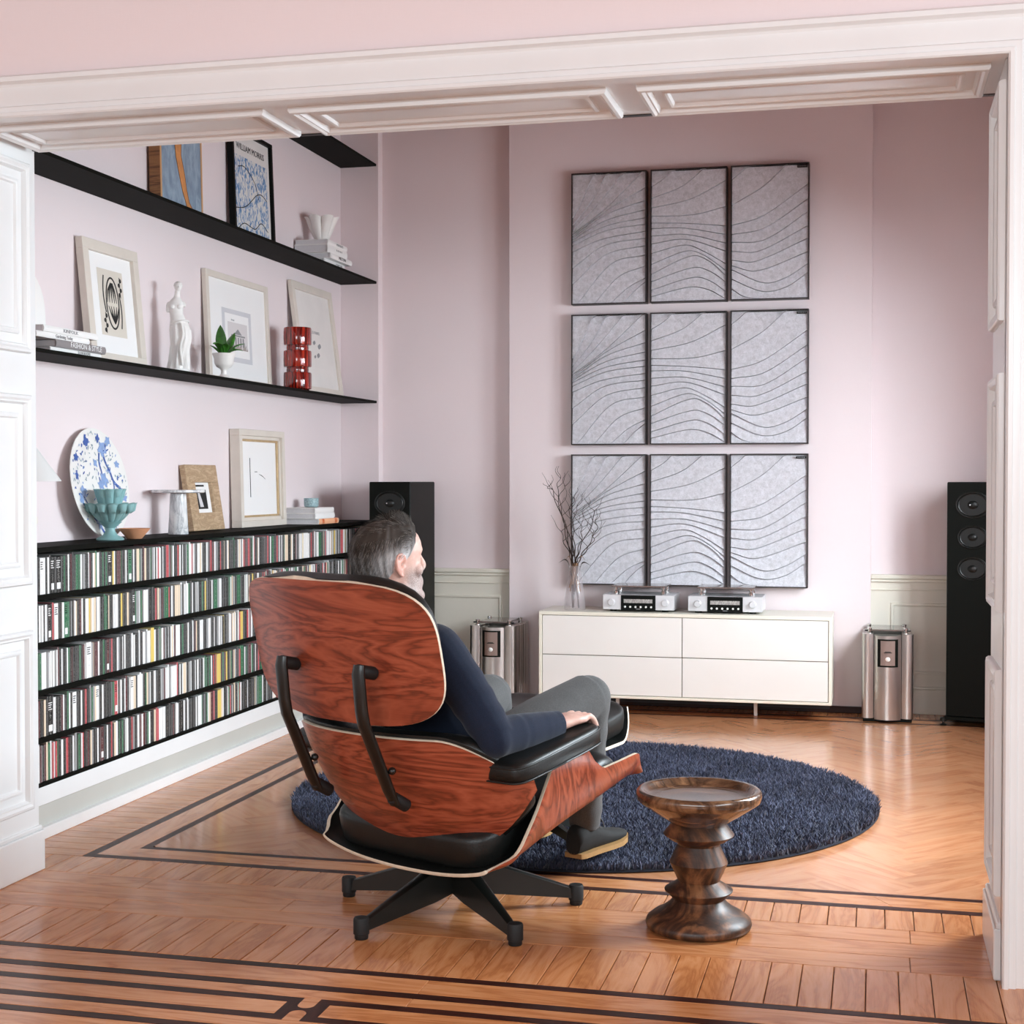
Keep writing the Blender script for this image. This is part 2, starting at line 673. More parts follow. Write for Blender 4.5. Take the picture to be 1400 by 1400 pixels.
arc = lambda cy, s: [(xa + rr - rr * math.cos(t), cy + s * rr * math.sin(t)) for t in [PI * i / 10 for i in range(11)]]
up = [(xa, ym + 0.028)] + [(x, y) for x, y in arc(ym + 0.028, -1)][1:-1] + [(xb, ym + 0.028)]
dn = [(xb, ym - 0.028)] + [(x, y) for x, y in reversed(arc(ym - 0.028, 1))][1:-1] + [(xa, ym - 0.028)]
floor_poly('inlay_knot', up + dn, FD, inset=0)
floor_poly('border_board', [(xa, yb)] + [(x, y) for x, y in arc(ym + 0.028, -1)] + [(xb, yb)], FW, inset=0.0006)
floor_poly('border_board', [(xa, ya)] + [(x, y) for x, y in arc(ym - 0.028, 1)] + [(xb, ya)], FW, inset=0.0006)
# row of short boards under the opening
pw = 0.0772
x = -0.0945 - 43 * pw
while x < XR - 0.3:
    floor_rect('floor_plank', x, x + pw, 3.474, 3.780, FW, 'y', gap=0.0022)
    x += pw
# three long boards
for r, (ya, cuts) in enumerate(((3.780, (-2.13, -0.95, 0.09)), (3.897, (-2.6, -1.63, -0.35, 0.62)), (4.014, (-2.13, -1.2, 0.095)))):
    cs = [-3.0] + list(cuts) + [1.2]
    for xa, xb in zip(cs[:-1], cs[1:]):
        floor_rect('long_plank', xa, xb, ya, ya + 0.117, FW, 'x', gap=0.0016)
# second row of short boards
x = -0.0465 - 36 * pw
while x < 0.95:
    floor_rect('floor_plank', x, x + pw, 4.131, 4.318, FW, 'y', gap=0.0022)
    x += pw
# perimeter boards
y = 4.318
while y < 7.73:
    floor_rect('edge_plank', -2.94, -2.49, y, y + pw, FW, 'x', gap=0.0018)
    floor_rect('edge_plank', 0.717, 0.95, y, y + pw, FW, 'x', gap=0.0018)
    y += pw
x = -2.94
while x < 0.95:
    floor_rect('edge_plank', x, x + pw, y, 8.02, FW, 'y', gap=0.0018)
    x += pw


def ring(nm, x0, x1, y0, y1, w, mat):
    o_ = [(x0, y0), (x1, y0), (x1, y1), (x0, y1)]
    i_ = [(x0 + w, y0 + w), (x1 - w, y0 + w), (x1 - w, y1 - w), (x0 + w, y1 - w)]
    for k in range(4):
        a, c = k, (k + 1) % 4
        poly = [o_[a], o_[c], i_[c], i_[a]]
        if mat is FW:
            n = 5 if k % 2 == 0 else 6
            for s in range(n):
                t0, t1 = s / n, (s + 1) / n
                lp = lambda p, q, t: (p[0] + (q[0] - p[0]) * t, p[1] + (q[1] - p[1]) * t)
                floor_poly(nm, [lp(o_[a], o_[c], t0), lp(o_[a], o_[c], t1), lp(i_[a], i_[c], t1), lp(i_[a], i_[c], t0)], mat, 0 if k % 2 == 0 else PI / 2, inset=0.0006)
        else:
            floor_poly(nm, poly, mat, 0 if k % 2 == 0 else PI / 2, inset=0)


ring('inlay_strip', -2.49, 0.717, 4.318, y, 0.034, FD)
ring('border_board', -2.456, 0.683, 4.352, y - 0.034, 0.100, FW)
ring('inlay_strip', -2.356, 0.583, 4.452, y - 0.134, 0.031, FD)
# herringbone field
FX0, FX1, FY0, FY1 = -2.325, 0.552, 4.483, y - 0.165
bl, bw_ = 0.40, 0.10
s2 = math.sqrt(0.5)
cnt = 0
for i in range(-60, 60):
    for j in range(-14, 14):
        # two families of blocks along +45 and -45 degrees
        for fam in (0, 1):
            if fam == 0:
                u0, v0 = i * bw_ + j * 2 * bl * 0 , 0
            # lattice: step (bw, bw) along the zigzag, step (bl, -bl) across
            ux = i * bw_ + j * bl
            vy = i * bw_ - j * bl
            if fam == 0:
                q = [(ux, vy), (ux + bl, vy), (ux + bl, vy + bw_), (ux, vy + bw_)]
                ang = PI / 4
            else:
                q = [(ux, vy + bw_), (ux + bw_, vy + bw_), (ux + bw_, vy + bw_ + bl), (ux, vy + bw_ + bl)]
                ang = -PI / 4 + PI
                ang = 3 * PI / 4
            P = [((a - c) * s2 - 1.0, (a + c) * s2 + 6.0) for a, c in q]
            P = clip_poly(P, FX0, FX1, FY0, FY1)
            if len(P) >= 3:
                A = abs(sum(P[k][0] * P[(k + 1) % len(P)][1] - P[(k + 1) % len(P)][0] * P[k][1] for k in range(len(P)))) / 2
                if A > 0.0006:
                    floor_poly('parquet_block', P, FB, ang, inset=-0.0005)
                    cnt += 1
print('parquet blocks', cnt)

# ------------------------------------------------------------------ walls
b = MB()
b.box(-3.06, -2.941, 4.10, 8.20, 0, 3.30)
struct(b.obj('wall_left', M['pink'], smooth=0), 'pink cloth wall behind the black shelves', 'wall')
b = MB()
b.box(-3.06, 1.08, 8.02, 8.16, 0, 3.30)
wall_back = struct(b.obj('wall_back', M['pink'], smooth=0), 'pink back wall with a chimney breast and cream panelling', 'wall')
b = MB()
b.box(-1.957, -0.023, 7.93, 8.02, 0, 3.30, 0.002)
b.obj('chimney_breast', M['pink'], wall_back, 0)
b = MB()
b.box(-2.941, -2.717, 7.95, 8.02, 0, 3.30, 0.002)
b.obj('shelf_pier', M['pink'], wall_back, 0)


def molding_rect(mb, x0, x1, z0, z1, prof, fn):
    """Mitred moulding around a rectangle. prof: list of (inset, height); fn(u, v, h) -> 3D."""
    for s in range(4):
        rows = []
        for (i, h) in prof:
            c = [(x0 + i, z0 + i), (x1 - i, z0 + i), (x1 - i, z1 - i), (x0 + i, z1 - i)]
            p, q = c[s], c[(s + 1) % 4]
            rows.append([fn(p[0], p[1], h), fn(q[0], q[1], h)])
        mb.grid(rows)


PROF = [(0, 0), (0.0, 0.010), (0.004, 0.016), (0.012, 0.018), (0.019, 0.013), (0.024, 0.014), (0.028, 0.006), (0.030, 0.0)]
PROF_IN = [(0, 0), (0.002, 0.007), (0.009, 0.010), (0.015, 0.008), (0.019, 0.0)]

# wainscot in the two recesses
fb = lambda u, v, h: (u, 7.985 - h, v)
for x0, x1, px0, px1 in ((-2.717, -1.957, -2.66, -2.012), (-0.023, 0.95, 0.079, 0.87)):
    b = MB()
    b.box(x0, x1, 7.985, 8.02, 0, 0.70)
    w = b.obj('wainscot_board', M['cream'], wall_back, 0)
    b = MB()
    b.box(x0, x1, 7.962, 8.02, 0.700, 0.722, 0.004)
    b.box(x0, x1, 7.972, 8.02, 0.684, 0.700, 0.003)
    b.box(x0, x1, 7.977, 8.02, 0.640, 0.648, 0.002)
    b.obj('wainscot_cap', M['cream'], wall_back)
    b = MB()
    molding_rect(b, px0, px1, 0.207, 0.576, [(0, 0), (0.002, 0.009), (0.012, 0.009), (0.016, 0.003), (0.022, -0.004 + 0.005), (0.022, 0)], fb)
    b.obj('panel_moulding', M['cream'], wall_back)
    b = MB()
    b.box(x0, x1, 7.968, 8.0, 0.0, 0.128, 0.002)
    b.box(x0, x1, 7.974, 8.0, 0.128, 0.142, 0.004)
    b.obj('wainscot_plinth', M['cream'], wall_back)
b = MB()
b.box(-1.957, -0.023, 7.915, 7.93, 0, 0.035, 0.003)
struct(b.obj('baseboard_back', M['floor_dark'], smooth=30), 'low dark skirting along the foot of the chimney breast', 'baseboard')
# left plinth under the disc shelves
b = MB()
b.box(-2.935, -2.727, 4.14, 7.95, 0.118, 0.180, 0.002)
b.box(-2.935, -2.727, 4.14, 7.95, 0.0, 0.040, 0.002)
base_left = struct(b.obj('baseboard_left', M['white'], smooth=30), 'white plinth below the disc shelves with a grey recess', 'baseboard')
b = MB()
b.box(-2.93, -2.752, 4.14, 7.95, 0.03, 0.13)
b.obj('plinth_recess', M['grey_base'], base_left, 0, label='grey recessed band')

# right wall with two windows (out of the picture)
b = MB()
wx0, wx1 = 0.95, 1.08
wins = ((4.50, 5.80), (6.10, 6.90))
z0, z1 = 0.80, 2.12
ys = [4.10, wins[0][0], wins[0][1], wins[1][0], wins[1][1], 8.16]
for a, c in ((0, 1), (2, 3), (4, 5)):
    b.box(wx0, wx1, ys[a], ys[c], 0, 3.3)
for a, c in wins:
    b.box(wx0, wx1, a, c, 0, z0)
    b.box(wx0, wx1, a, c, z1, 3.3)
struct(b.obj('wall_right', M['pink'], smooth=0), 'right wall with two tall windows, out of view behind the jamb', 'wall')
for i, (a, c) in enumerate(wins):
    b = MB()
    for (p, q, r, s) in ((a, a + 0.05, z0, z1), (c - 0.05, c, z0, z1), (a, c, z0, z0 + 0.05), (a, c, z1 - 0.05, z1), ((a + c) / 2 - 0.025, (a + c) / 2 + 0.025, z0, z1)):
        b.box(0.99, 1.04, p, q, r, s, 0.003)
    struct(b.obj('window_%d' % (i + 1), M['white'], smooth=30), ('nearer' if i == 0 else 'farther') + ' white window frame in the right wall', 'window')

# wall with the wide opening
b = MB()
b.box(-4.2, 2.6, 3.74, 4.10, 2.262, 3.30)
b.box(-4.2, -2.562, 3.74, 4.10, 0, 2.262)
b.box(0.326, 2.6, 3.74, 4.10, 0, 2.262)
struct(b.obj('wall_front', M['pink'], smooth=0), 'pink wall around the wide panelled opening', 'wall')
# casing
b = MB()
CX0, CX1 = -2.536, 0.300


def casing(mb, pts):
    pass


cas = [(0.0, 0.030), (0.004, 0.034), (0.013, 0.034), (0.016, 0.026), (0.030, 0.026), (0.034, 0.020), (0.088, 0.016), (0.094, 0.020), (0.100, 0.034), (0.112, 0.036), (0.118, 0.028), (0.120, 0.0)]
rows = []
for i, h in cas:
    yy = 3.74 - h
    rows.append([(CX0 - i, yy, 0.0), (CX0 - i, yy, 2.226 + i), (CX1 + i, yy, 2.226 + i), (CX1 + i, yy, 0.0)])
b.grid(rows)
# inner return of the casing
b.grid([[(CX0, 3.71, 0), (CX0, 3.71, 2.226), (CX1, 3.71, 2.226), (CX1, 3.71, 0)], [(CX0, 3.76, 0), (CX0, 3.76, 2.226), (CX1, 3.76, 2.226), (CX1, 3.76, 0)]])
b.add([(CX0 - 0.12, 3.71, 2.226), (CX0, 3.71, 2.226)], [])
struct(b.obj('trim_1', M['white'], smooth=30, recalc=True), 'white moulded casing around the front of the opening', 'trim')
# soffit
b = MB()
b.box(-2.562, 0.326, 3.745, 4.140, 2.236, 2.262)
soff = struct(b.obj('trim_2', M['white'], smooth=0), 'white panelled soffit of the opening', 'trim')
fs = lambda u, v, h: (u, v, 2.236 - h)
for xa, xb in ((-2.50, -1.640), (-1.567, -0.686), (-0.606, 0.268)):
    b = MB()
    molding_rect(b, xa, xb, 3.822, 4.104, PROF, fs)
    molding_rect(b, xa + 0.055, xb - 0.055, 3.877, 4.049, PROF_IN, fs)
    b.obj('soffit_moulding', M['white'], soff)
b = MB()
b.box(-2.562, 0.326, 4.128, 4.146, 2.233, 2.262)
b.obj('soffit_edge', M['frame_black'], soff, 0, label='dark back edge')
# jamb linings
for side, xj, sgn, nm in (('left', -2.536, 1, 'trim_3'), ('right', 0.300, -1, 'trim_4')):
    b = MB()
    b.box(xj, xj - sgn * 0.026, 3.745, 4.140, 0, 2.236)
    j = struct(b.obj(nm, M['white'], smooth=0), 'white panelled %s jamb of the opening' % side, 'trim')
    fj = lambda u, v, h: (xj + sgn * h, u, v)
    for za, zb in ((1.605, 2.185), (0.895, 1.478), (0.200, 0.755)):
        b = MB()
        molding_rect(b, 3.79, 4.095, za, zb, PROF, fj)
        molding_rect(b, 3.845, 4.040, za + 0.055, zb - 0.055, PROF_IN, fj)
        b.obj('jamb_moulding', M['white'], j)
    b = MB()
    b.box(xj - sgn * 0.01, xj + sgn * 0.016, 3.765, 4.150, 0, 0.125, 0.003)
    b.box(xj - sgn * 0.01, xj + sgn * 0.010, 3.765, 4.146, 0.125, 0.140, 0.004)
    b.obj('jamb_plinth', M['white'], j)
# ceilings and the front room behind the camera
b = MB()
b.box(-4.3, 2.7, -2.3, 8.16, 3.30, 3.40)
struct(b.obj('ceiling', M['ceil'], smooth=0), 'unseen ceiling, toned salmon to dim and warm the upper walls', 'ceiling')
b = MB()
b.box(-4.3, -4.2, -2.3, 4.10, 0, 3.3)
struct(b.obj('wall_front_room_left', M['white_wall'], smooth=0), 'left white wall of the front room', 'wall')
b = MB()
b.box(2.6, 2.7, -2.3, 4.10, 0, 1.3)
b.box(2.6, 2.7, -2.3, 4.10, 2.5, 3.3)
b.box(2.6, 2.7, -2.3, 0.2, 1.3, 2.5)
b.box(2.6, 2.7, 3.0, 4.10, 1.3, 2.5)
struct(b.obj('wall_front_room_right', M['white_wall'], smooth=0), 'window wall at the right of the front room', 'wall')
b = MB()
b.box(-4.2, 2.6, -2.3, -2.2, 0, 1.3)
b.box(-4.2, 2.6, -2.3, -2.2, 2.5, 3.3)
for xa, xb in ((-4.2, -3.6), (-1.2, -0.8), (1.6, 2.6)):
    b.box(xa, xb, -2.3, -2.2, 1.3, 2.5)
struct(b.obj('wall_front_room_rear', M['white_wall'], smooth=0), 'rear window wall of the front room', 'wall')

# ================================================================== LEFT WALL: SHELVES AND WHAT STANDS ON THEM
WX, SX = -2.941, -2.727
for z, lab in ((2.985, 'uppermost black floating shelf, its end seen just under the soffit'), (2.329, 'black floating shelf carrying the blue pictures and the white tulip vase'), (1.660, 'thin black floating shelf carrying the statuette and the red vase')):
    b = MB()
    b.box(WX + 0.001, SX, 4.145, 7.945, z - 0.0135, z, 0.0012)
    tag(b.obj('wall_shelf', M['shelf'], smooth=30), lab, 'shelf', 'black floating shelves')

# ---- low disc shelving unit
unit = thing('disc_shelving', 'long low black shelving unit filled with five rows of disc cases', 'shelving unit', (-2.834, 6.045, 0.18))
ux = lambda x: x + 2.834
uy = lambda y: y - 6.045
uz = lambda z: z - 0.18
ROWZ = [0.184 + 0.1612 * k for k in range(5)]        # upper face of each board, bottom row first
b = MB()
b.box(ux(WX + 0.001), ux(SX + 0.003), uy(4.145), uy(7.945), uz(0.972), uz(0.990), 0.001)
b.obj('top_board', M['shelf'], unit)
for k, z in enumerate(ROWZ):
    b = MB()
    b.box(ux(WX + 0.012), ux(SX), uy(4.150), uy(7.940), uz(z - 0.0035 if k == 0 else z - 0.017), uz(z + (0.008 if k == 0 else 0)), 0.001)
    b.obj('shelf_board', M['shelf'], unit)
b = MB()
b.box(ux(WX + 0.001), ux(WX + 0.012), uy(4.145), uy(7.945), 0.001, uz(0.972))
b.obj('back_panel', M['shelf'], unit, 0)
for yy in (4.150, 7.930):
    b = MB()
    b.box(ux(WX + 0.012), ux(SX), uy(yy - 0.004), uy(yy + 0.012), 0.001, uz(0.972))
    b.obj('side_panel', M['shelf'], unit, 0)

# ---- disc cases
def disc_material(name, attr):
    t = NT(name)
    if attr:
        a = t.n('ShaderNodeAttribute')
        a.attribute_name = 'spine'
        col = a.outputs['Color']
    else:
        oi = t.n('ShaderNodeObjectInfo')
        col = oi.outputs['Color']
    # printed flecks of lettering down the middle of each spine
    v = t.coord('UV', (1, 1, 1), rand=not attr)
    sep = t.n('ShaderNodeSeparateXYZ')
    tc = t.n('ShaderNodeTexCoord')
    t.l(tc.outputs['UV'], sep.inputs[0])
    fl = t.noise(t.coord('UV', (1.2, 34, 1), rand=True), 3.0, 2, 0.7)
    fl = t.math('GREATER_THAN', fl, 0.56)
    band = t.math('LESS_THAN', t.math('ABSOLUTE', t.math('SUBTRACT', t.math('FRACT', sep.outputs[0]), 0.5)), 0.2)
    lum = t.n('ShaderNodeRGBToBW')
    t.l(col, lum.inputs[0])
    ink = t.mix(t.math('GREATER_THAN', lum.outputs[0], 0.25), rgb(215, 212, 205), rgb(190, 186, 184))
    c2 = t.mix(t.math('MULTIPLY', t.math('MULTIPLY', fl, band), 0.55), col, ink)
    edge = t.math('GREATER_THAN', t.math('ABSOLUTE', t.math('SUBTRACT', t.math('FRACT', sep.outputs[0]), 0.5)), 0.44)
    c3 = t.mix(t.math('MULTIPLY', edge, 0.35), c2, rgb(215, 214, 214))  # clear case sides and plastic highlights put into the colour as pale edges
    t.l(c3, t.b.inputs['Base Color'])
    t.set(Roughness=0.42)
    t.b.inputs['Coat Weight'].default_value = 0.06
    t.b.inputs['Specular IOR Level'].default_value = 0.25
    return t.m


M['disc'] = disc_material('disc_case_plastic', False)
M['disc_mass'] = disc_material('disc_case_plastic_mass', True)
SPINES = [('black', rgb(14, 14, 14), 46), ('white', rgb(240, 239, 237), 27), ('grey', rgb(150, 150, 150), 7), ('red', rgb(190, 62, 70), 7), ('green', rgb(30, 104, 66), 6), ('cream', rgb(236, 214, 186), 6), ('dark red', rgb(84, 28, 34), 4), ('yellow', rgb(230, 200, 100), 1)]
_bag = [i for i, s in enumerate(SPINES) for _ in range(s[2])]
ROWN = ['bottom row', 'fourth row', 'middle row', 'second row', 'top row']
CH, CD = 0.1245, 0.142


def case_geo(mb, x1, y0, y1, z0, h):
    """One case: box, the spine facing the room has its own UV (0..1 across, height up)."""
    x0 = x1 - CD
    vs = [(x1, y0, z0), (x1, y1, z0), (x1, y1, z0 + h), (x1, y0, z0 + h), (x0, y0, z0), (x0, y1, z0), (x0, y1, z0 + h), (x0, y0, z0 + h)]
    c = 0.0008
    fr = [(x1, y0 + c, z0 + c), (x1, y1 - c, z0 + c), (x1, y1 - c, z0 + h - c), (x1, y0 + c, z0 + h - c)]
    vs = [(x1 - c, p[1], p[2]) for p in vs[:4]] + vs[4:] + fr
    uv = [(0, 0), (1, 0), (1, 1), (0, 1), (0, 0), (1, 0), (1, 1), (0, 1), (0, 0), (1, 0), (1, 1), (0, 1)]
    uv = [(u * 0.98 + 0.01, w) for u, w in uv]
    mb.add(vs, [(8, 9, 10, 11), (0, 1, 9, 8), (1, 2, 10, 9), (2, 3, 11, 10), (3, 0, 8, 11), (4, 7, 6, 5), (1, 5, 6, 2), (4, 0, 3, 7), (3, 2, 6, 7), (4, 5, 1, 0)], 0, uv)


def ordinal(n):
    return '%d%s' % (n, 'th' if 10 <= n % 100 <= 20 else {1: 'st', 2: 'nd', 3: 'rd'}.get(n % 10, 'th'))


_label_mesh = {}
_case_mesh = {}
for row in range(5):
    r = random.Random(100 + row)
    z = ROWZ[row] + (0.0082 if row == 0 else 0.0004)
    y = 4.425
    n = 0
    mass = MB()
    mcol = []
    groupname = 'disc cases on the ' + ROWN[row]
    while y < 7.86:
        th = r.choice((0.0098, 0.0104, 0.0104, 0.0118, 0.0136))
        if r.random() < 0.075:
            th = r.choice((0.022, 0.026, 0.036))
        ci = r.choice(_bag) if th < 0.02 else r.choice((0, 0, 0, 1, 3, 4, 5, 6, 0, 1, 7))
        nm, col, _ = SPINES[ci]
        h = CH if r.random() < 0.85 else CH + r.choice((0.004, 0.007, -0.004, 0.009))
        xf = SX - 0.010 - r.random() * 0.006
        if y > 7.40 and row > 2 and r.random() < 0.08:
            y += 0.02
        if n < 60:
            key = (th, round(h, 4))
            me = _case_mesh.get(key)
            if me is None:
                mb = MB()
                case_geo(mb, 0, -th / 2 + 0.0002, th / 2 - 0.0002, 0, h)
                me = mb.mesh('disc_case', M['disc'], smooth=0)
                _case_mesh[key] = me
            o = bpy.data.objects.new('disc_case', me)
            C.objects.link(o)
            o.location = (xf, y + th / 2, z)
            o.color = col
            if th > 0.02:                             # wide boxes carry printed fronts on their spines
                key = (nm == 'black', th)
                if key not in _label_mesh:
                    mb = MB()
                    mb.box(-0.0002, 0.0004, -th * 0.30, th * 0.34, 0.012, 0.034)
                    _label_mesh[key] = (mb.mesh('barcode_label', M['paper'], 0), None)
                    mb = MB()
                    for q in range(4):
                        mb.box(-0.0002, 0.0004, -th * 0.36, th * (0.30 - 0.09 * (q % 3)), 0.108 - q * 0.0075, 0.111 - q * 0.0075)
                    _label_mesh[key] = (_label_mesh[key][0], mb.mesh('spine_print', M['paper'] if nm == 'black' else M['ink'], 0))
                for q, nq in zip(_label_mesh[key], ('barcode_label', 'spine_print')):
                    lo = bpy.data.objects.new(nq, q)
                    C.objects.link(lo)
                    lo.parent = o
                    if nq == 'spine_print':
                        lo['kind'] = 'stuff'
            tag(o, '%s %s disc case, %s from the left jamb in the %s' % ('thick' if th > 0.02 else 'slim', nm + '-spined', ordinal(n + 1), ROWN[row]), 'disc case', groupname)
        else:
            k0 = len(mass.f)
            case_geo(mass, xf, y + 0.0002, y + th - 0.0002, z, h)
            mcol += [col] * (len(mass.f) - k0)
        y += th
        n += 1
    if row == 0:
        allmass, allcol = mass, mcol
    else:
        o0 = len(allmass.v)
        allmass.v += mass.v
        allmass.uv += mass.uv
        allmass.f += [[i + o0 for i in f] for f in mass.f]
        allmass.fm += mass.fm
        allcol += mcol
me = allmass.mesh('disc_cases_far', M['disc_mass'], smooth=0, recalc=False)
at = me.color_attributes.new('spine', 'FLOAT_COLOR', 'CORNER')
cols = np.zeros((len(me.loops), 4), dtype=np.float32)
k = 0
for p, c in zip(me.polygons, allcol):
    cols[p.loop_start:p.loop_start + p.loop_total] = c
at.data.foreach_set('color', cols.ravel())
o = bpy.data.objects.new('disc_cases_far', me)
C.objects.link(o)
o['kind'] = 'stuff'
tag(o, 'packed mass of disc cases on the farther half of the shelving', 'disc cases')

# ---- leaning frames
def leaning_frame(name, label, yc, w, h, z, lean, bord, depth, mats, cat='picture frame', mat_w=0.0, extra=None, xtop=-2.938, inner_lip=None):
    """Origin at bottom centre, local x along the wall (+Y world), local y up the picture, local z out of the picture."""
    t = thing(name, label, cat, (0, 0, 0))
    ang = math.asin(lean / h)
    # bottom back edge x so that the top back edge touches the wall
    xb = xtop + lean
    t.location = (xb + 0.0005, yc, z + 0.001)
    t.rotation_mode = 'XYZ'
    ex = Vector((0, 1, 0))
    ey = Vector((-math.sin(ang), 0, math.cos(ang)))
    ez = ex.cross(ey)
    t.rotation_euler = Matrix((ex, ey, ez)).transposed().to_euler()
    fn = lambda u, v, d: (u, v, d)
    x0, x1 = -w / 2, w / 2
    for (nm, bx) in (('frame_rail', (x0, x1, 0, bord)), ('frame_rail', (x0, x1, h - bord, h)), ('frame_stile', (x0, x0 + bord, bord, h - bord)), ('frame_stile', (x1 - bord, x1, bord, h - bord))):
        b = MB()
        b.box(bx[0], bx[1], bx[2], bx[3], 0, depth, 0.0015)
        b.obj(nm, mats['frame'], t)
    b = MB()
    b.box(x0 + 0.004, x1 - 0.004, 0.004, h - 0.004, 0.001, 0.004)
    b.obj('backing_board', M['page'], t, 0)
    d = depth * 0.45
    b = MB()
    b.box(x0 + bord, x1 - bord, bord, h - bord, 0.004, d)
    b.obj('mount_card', mats.get('mount', M['paper']), t, 0)
    if extra:
        extra(t, d, w, h)
    return t


def flat_poly(mb, pts, d, th=0.0006):
    mb.prism(pts, d, d + th)


def strokes(mb, pts, wd, d, th=0.0006):
    """A flat painted stroke along a polyline with varying width."""
    n = len(pts)
    L, R = [], []
    for i, (x, y) in enumerate(pts):
        a = pts[max(i - 1, 0)]
        c = pts[min(i + 1, n - 1)]
        tx, ty = c[0] - a[0], c[1] - a[1]
        l = math.hypot(tx, ty) or 1
        w = wd[i] if isinstance(wd, (list, tuple)) else wd
        L.append((x - ty / l * w, y + tx / l * w))
        R.append((x + ty / l * w, y - tx / l * w))
    for i in range(n - 1):
        mb.prism([L[i], L[i + 1], R[i + 1], R[i]], d, d + th)


# blue painting of a forearm
M['blue_canvas'] = None
t_ = NT('blue_grey_canvas')
nz = t_.noise(t_.coord('Object', (5, 2, 5)), 5, 5, 0.6, 0.6)
t_.l(t_.ramp(nz, [(0.3, rgb(112, 130, 150)), (0.5, rgb(138, 156, 174)), (0.72, rgb(164, 180, 194))]), t_.b.inputs['Base Color'])
t_.set(Roughness=0.7)
M['blue_canvas'] = t_.m
M['ochre_paint'] = plain('ochre_paint', rgb(206, 140, 84), 0.7, var=0.14, vscale=24)
M['ochre_line'] = plain('brown_paint_line', rgb(110, 66, 36), 0.7)
M['peach_edge'] = plain('pale_wood_edge', rgb(206, 158, 108), 0.5)


def blue_extra(t, d, w, h):
    b = MB()
    path = [(-0.050, 0.46), (-0.042, 0.38), (-0.030, 0.33), (-0.028, 0.26), (0.0, 0.19), (0.025, 0.12), (0.050, 0.075), (0.075, 0.045), (0.088, 0.028)]
    strokes(b, path, [0.036, 0.038, 0.034, 0.025, 0.026, 0.021, 0.016, 0.024, 0.012], 0.0505)
    b.obj('painted_arm', M['ochre_paint'], t, 0, label='painted ochre forearm')
    b = MB()
    for s in (1, -1):
        ws = [0.036, 0.038, 0.034, 0.025, 0.026, 0.021, 0.016, 0.024, 0.012]
        strokes(b, [(x + s * w_ * 0.98, y + s * w_ * 0.25) for (x, y), w_ in zip(path, ws)], 0.0018, 0.0508)
    b.obj('painted_outline', M['ochre_line'], t, 0)


t = thing('arm_painting', 'blue-grey painting of an ochre forearm in a deep brown wooden box frame', 'painting', (0, 0, 0), group=None)
t.location = (-2.926, 5.845, 2.330)
t.rotation_euler = Matrix((Vector((0, 1, 0)), Vector((-0.02, 0, 1)).normalized(), Vector((1, 0, 0.02)).normalized())).transposed().to_euler()
w, h = 0.395, 0.46
for nm, bx in (('frame_side', (-w / 2, -w / 2 + 0.012, 0, h)), ('frame_side', (w / 2 - 0.012, w / 2, 0, h)), ('frame_rail', (-w / 2, w / 2, 0, 0.012)), ('frame_rail', (-w / 2, w / 2, h - 0.012, h))):
    b = MB()
    b.box(*bx, 0, 0.050, 0.001)
    b.obj(nm, M['frame_brown'], t)
    b = MB()
    b.box(bx[0], bx[1], bx[2], bx[3], 0.0495, 0.0525, 0.0006)
    b.obj('frame_lip', M['peach_edge'], t)
b = MB()
b.box(-w / 2 + 0.012, w / 2 - 0.012, 0.012, h - 0.012, 0.02, 0.050)
b.obj('canvas', M['blue_canvas'], t, 0)
blue_extra(t, 0, w, h)

# leaf print in a black frame
t_ = NT('blue_leaf_print')
v = t_.coord('Object', (1, 1, 1))
v1 = t_.coord('Object', (62, 26, 30), (0, 0, 0.6))
v2 = t_.coord('Object', (62, 26, 30), (0, 0, -0.7))
na = t_.noise(v1, 1.0, 2, 0.4, 1.2)
nb = t_.noise(v2, 1.0, 2, 0.4, 1.4)
leaf = t_.math('MAXIMUM', na, nb)
c1 = t_.ramp(leaf, [(0.50, rgb(222, 220, 214)), (0.56, rgb(214, 216, 218)), (0.58, rgb(122, 158, 196)), (0.70, rgb(72, 116, 166))])
t_.l(c1, t_.b.inputs['Base Color'])
t_.set(Roughness=0.6)
M['leaf_print'] = t_.m
M['poster_paper'] = plain('poster_paper', rgb(226, 222, 218), 0.7)


def leaf_extra(t, d, w, h):
    b = MB()
    b.box(-w / 2 + 0.045, w / 2 - 0.045, 0.045, h - 0.125, d, d + 0.0006)
    b.obj('leaf_print', M['leaf_print'], t, 0, label='dense blue willow leaf pattern')
    b = MB()
    for k, pts in enumerate(([(-0.19, 0.16), (-0.12, 0.17), (-0.06, 0.19), (0.0, 0.225), (0.06, 0.26), (0.12, 0.27), (0.18, 0.25)], [(-0.15, 0.36), (-0.08, 0.37), (0.0, 0.34), (0.05, 0.30), (0.08, 0.24)], [(-0.18, 0.06), (-0.10, 0.10), (0.02, 0.09), (0.10, 0.13), (0.18, 0.10)])):
        pts = [(p.x, p.y) for p in crv([(x, y, 0) for x, y in pts], 5)]
        strokes(b, pts, 0.0022, d + 0.0008)
    b.obj('printed_stems', M['ink'], t, 0)
    text('poster_title', 'WILLIAM MORRIS', 0.042, t, M['ink'], (0, h - 0.082, d + 0.001), (0, 0, 0))


leaning_frame('leaf_poster', 'black framed poster of dense blue willow leaves, second picture from the left on its shelf', 6.655, 0.475, 0.54, 2.329, 0.02, 0.018, 0.030, {'frame': M['black'], 'mount': M['poster_paper']}, cat='poster', extra=leaf_extra)

# black cut-paper style print in a pale frame
M['buff'] = plain('buff_paper', rgb(216, 208, 196), 0.8, var=0.02)


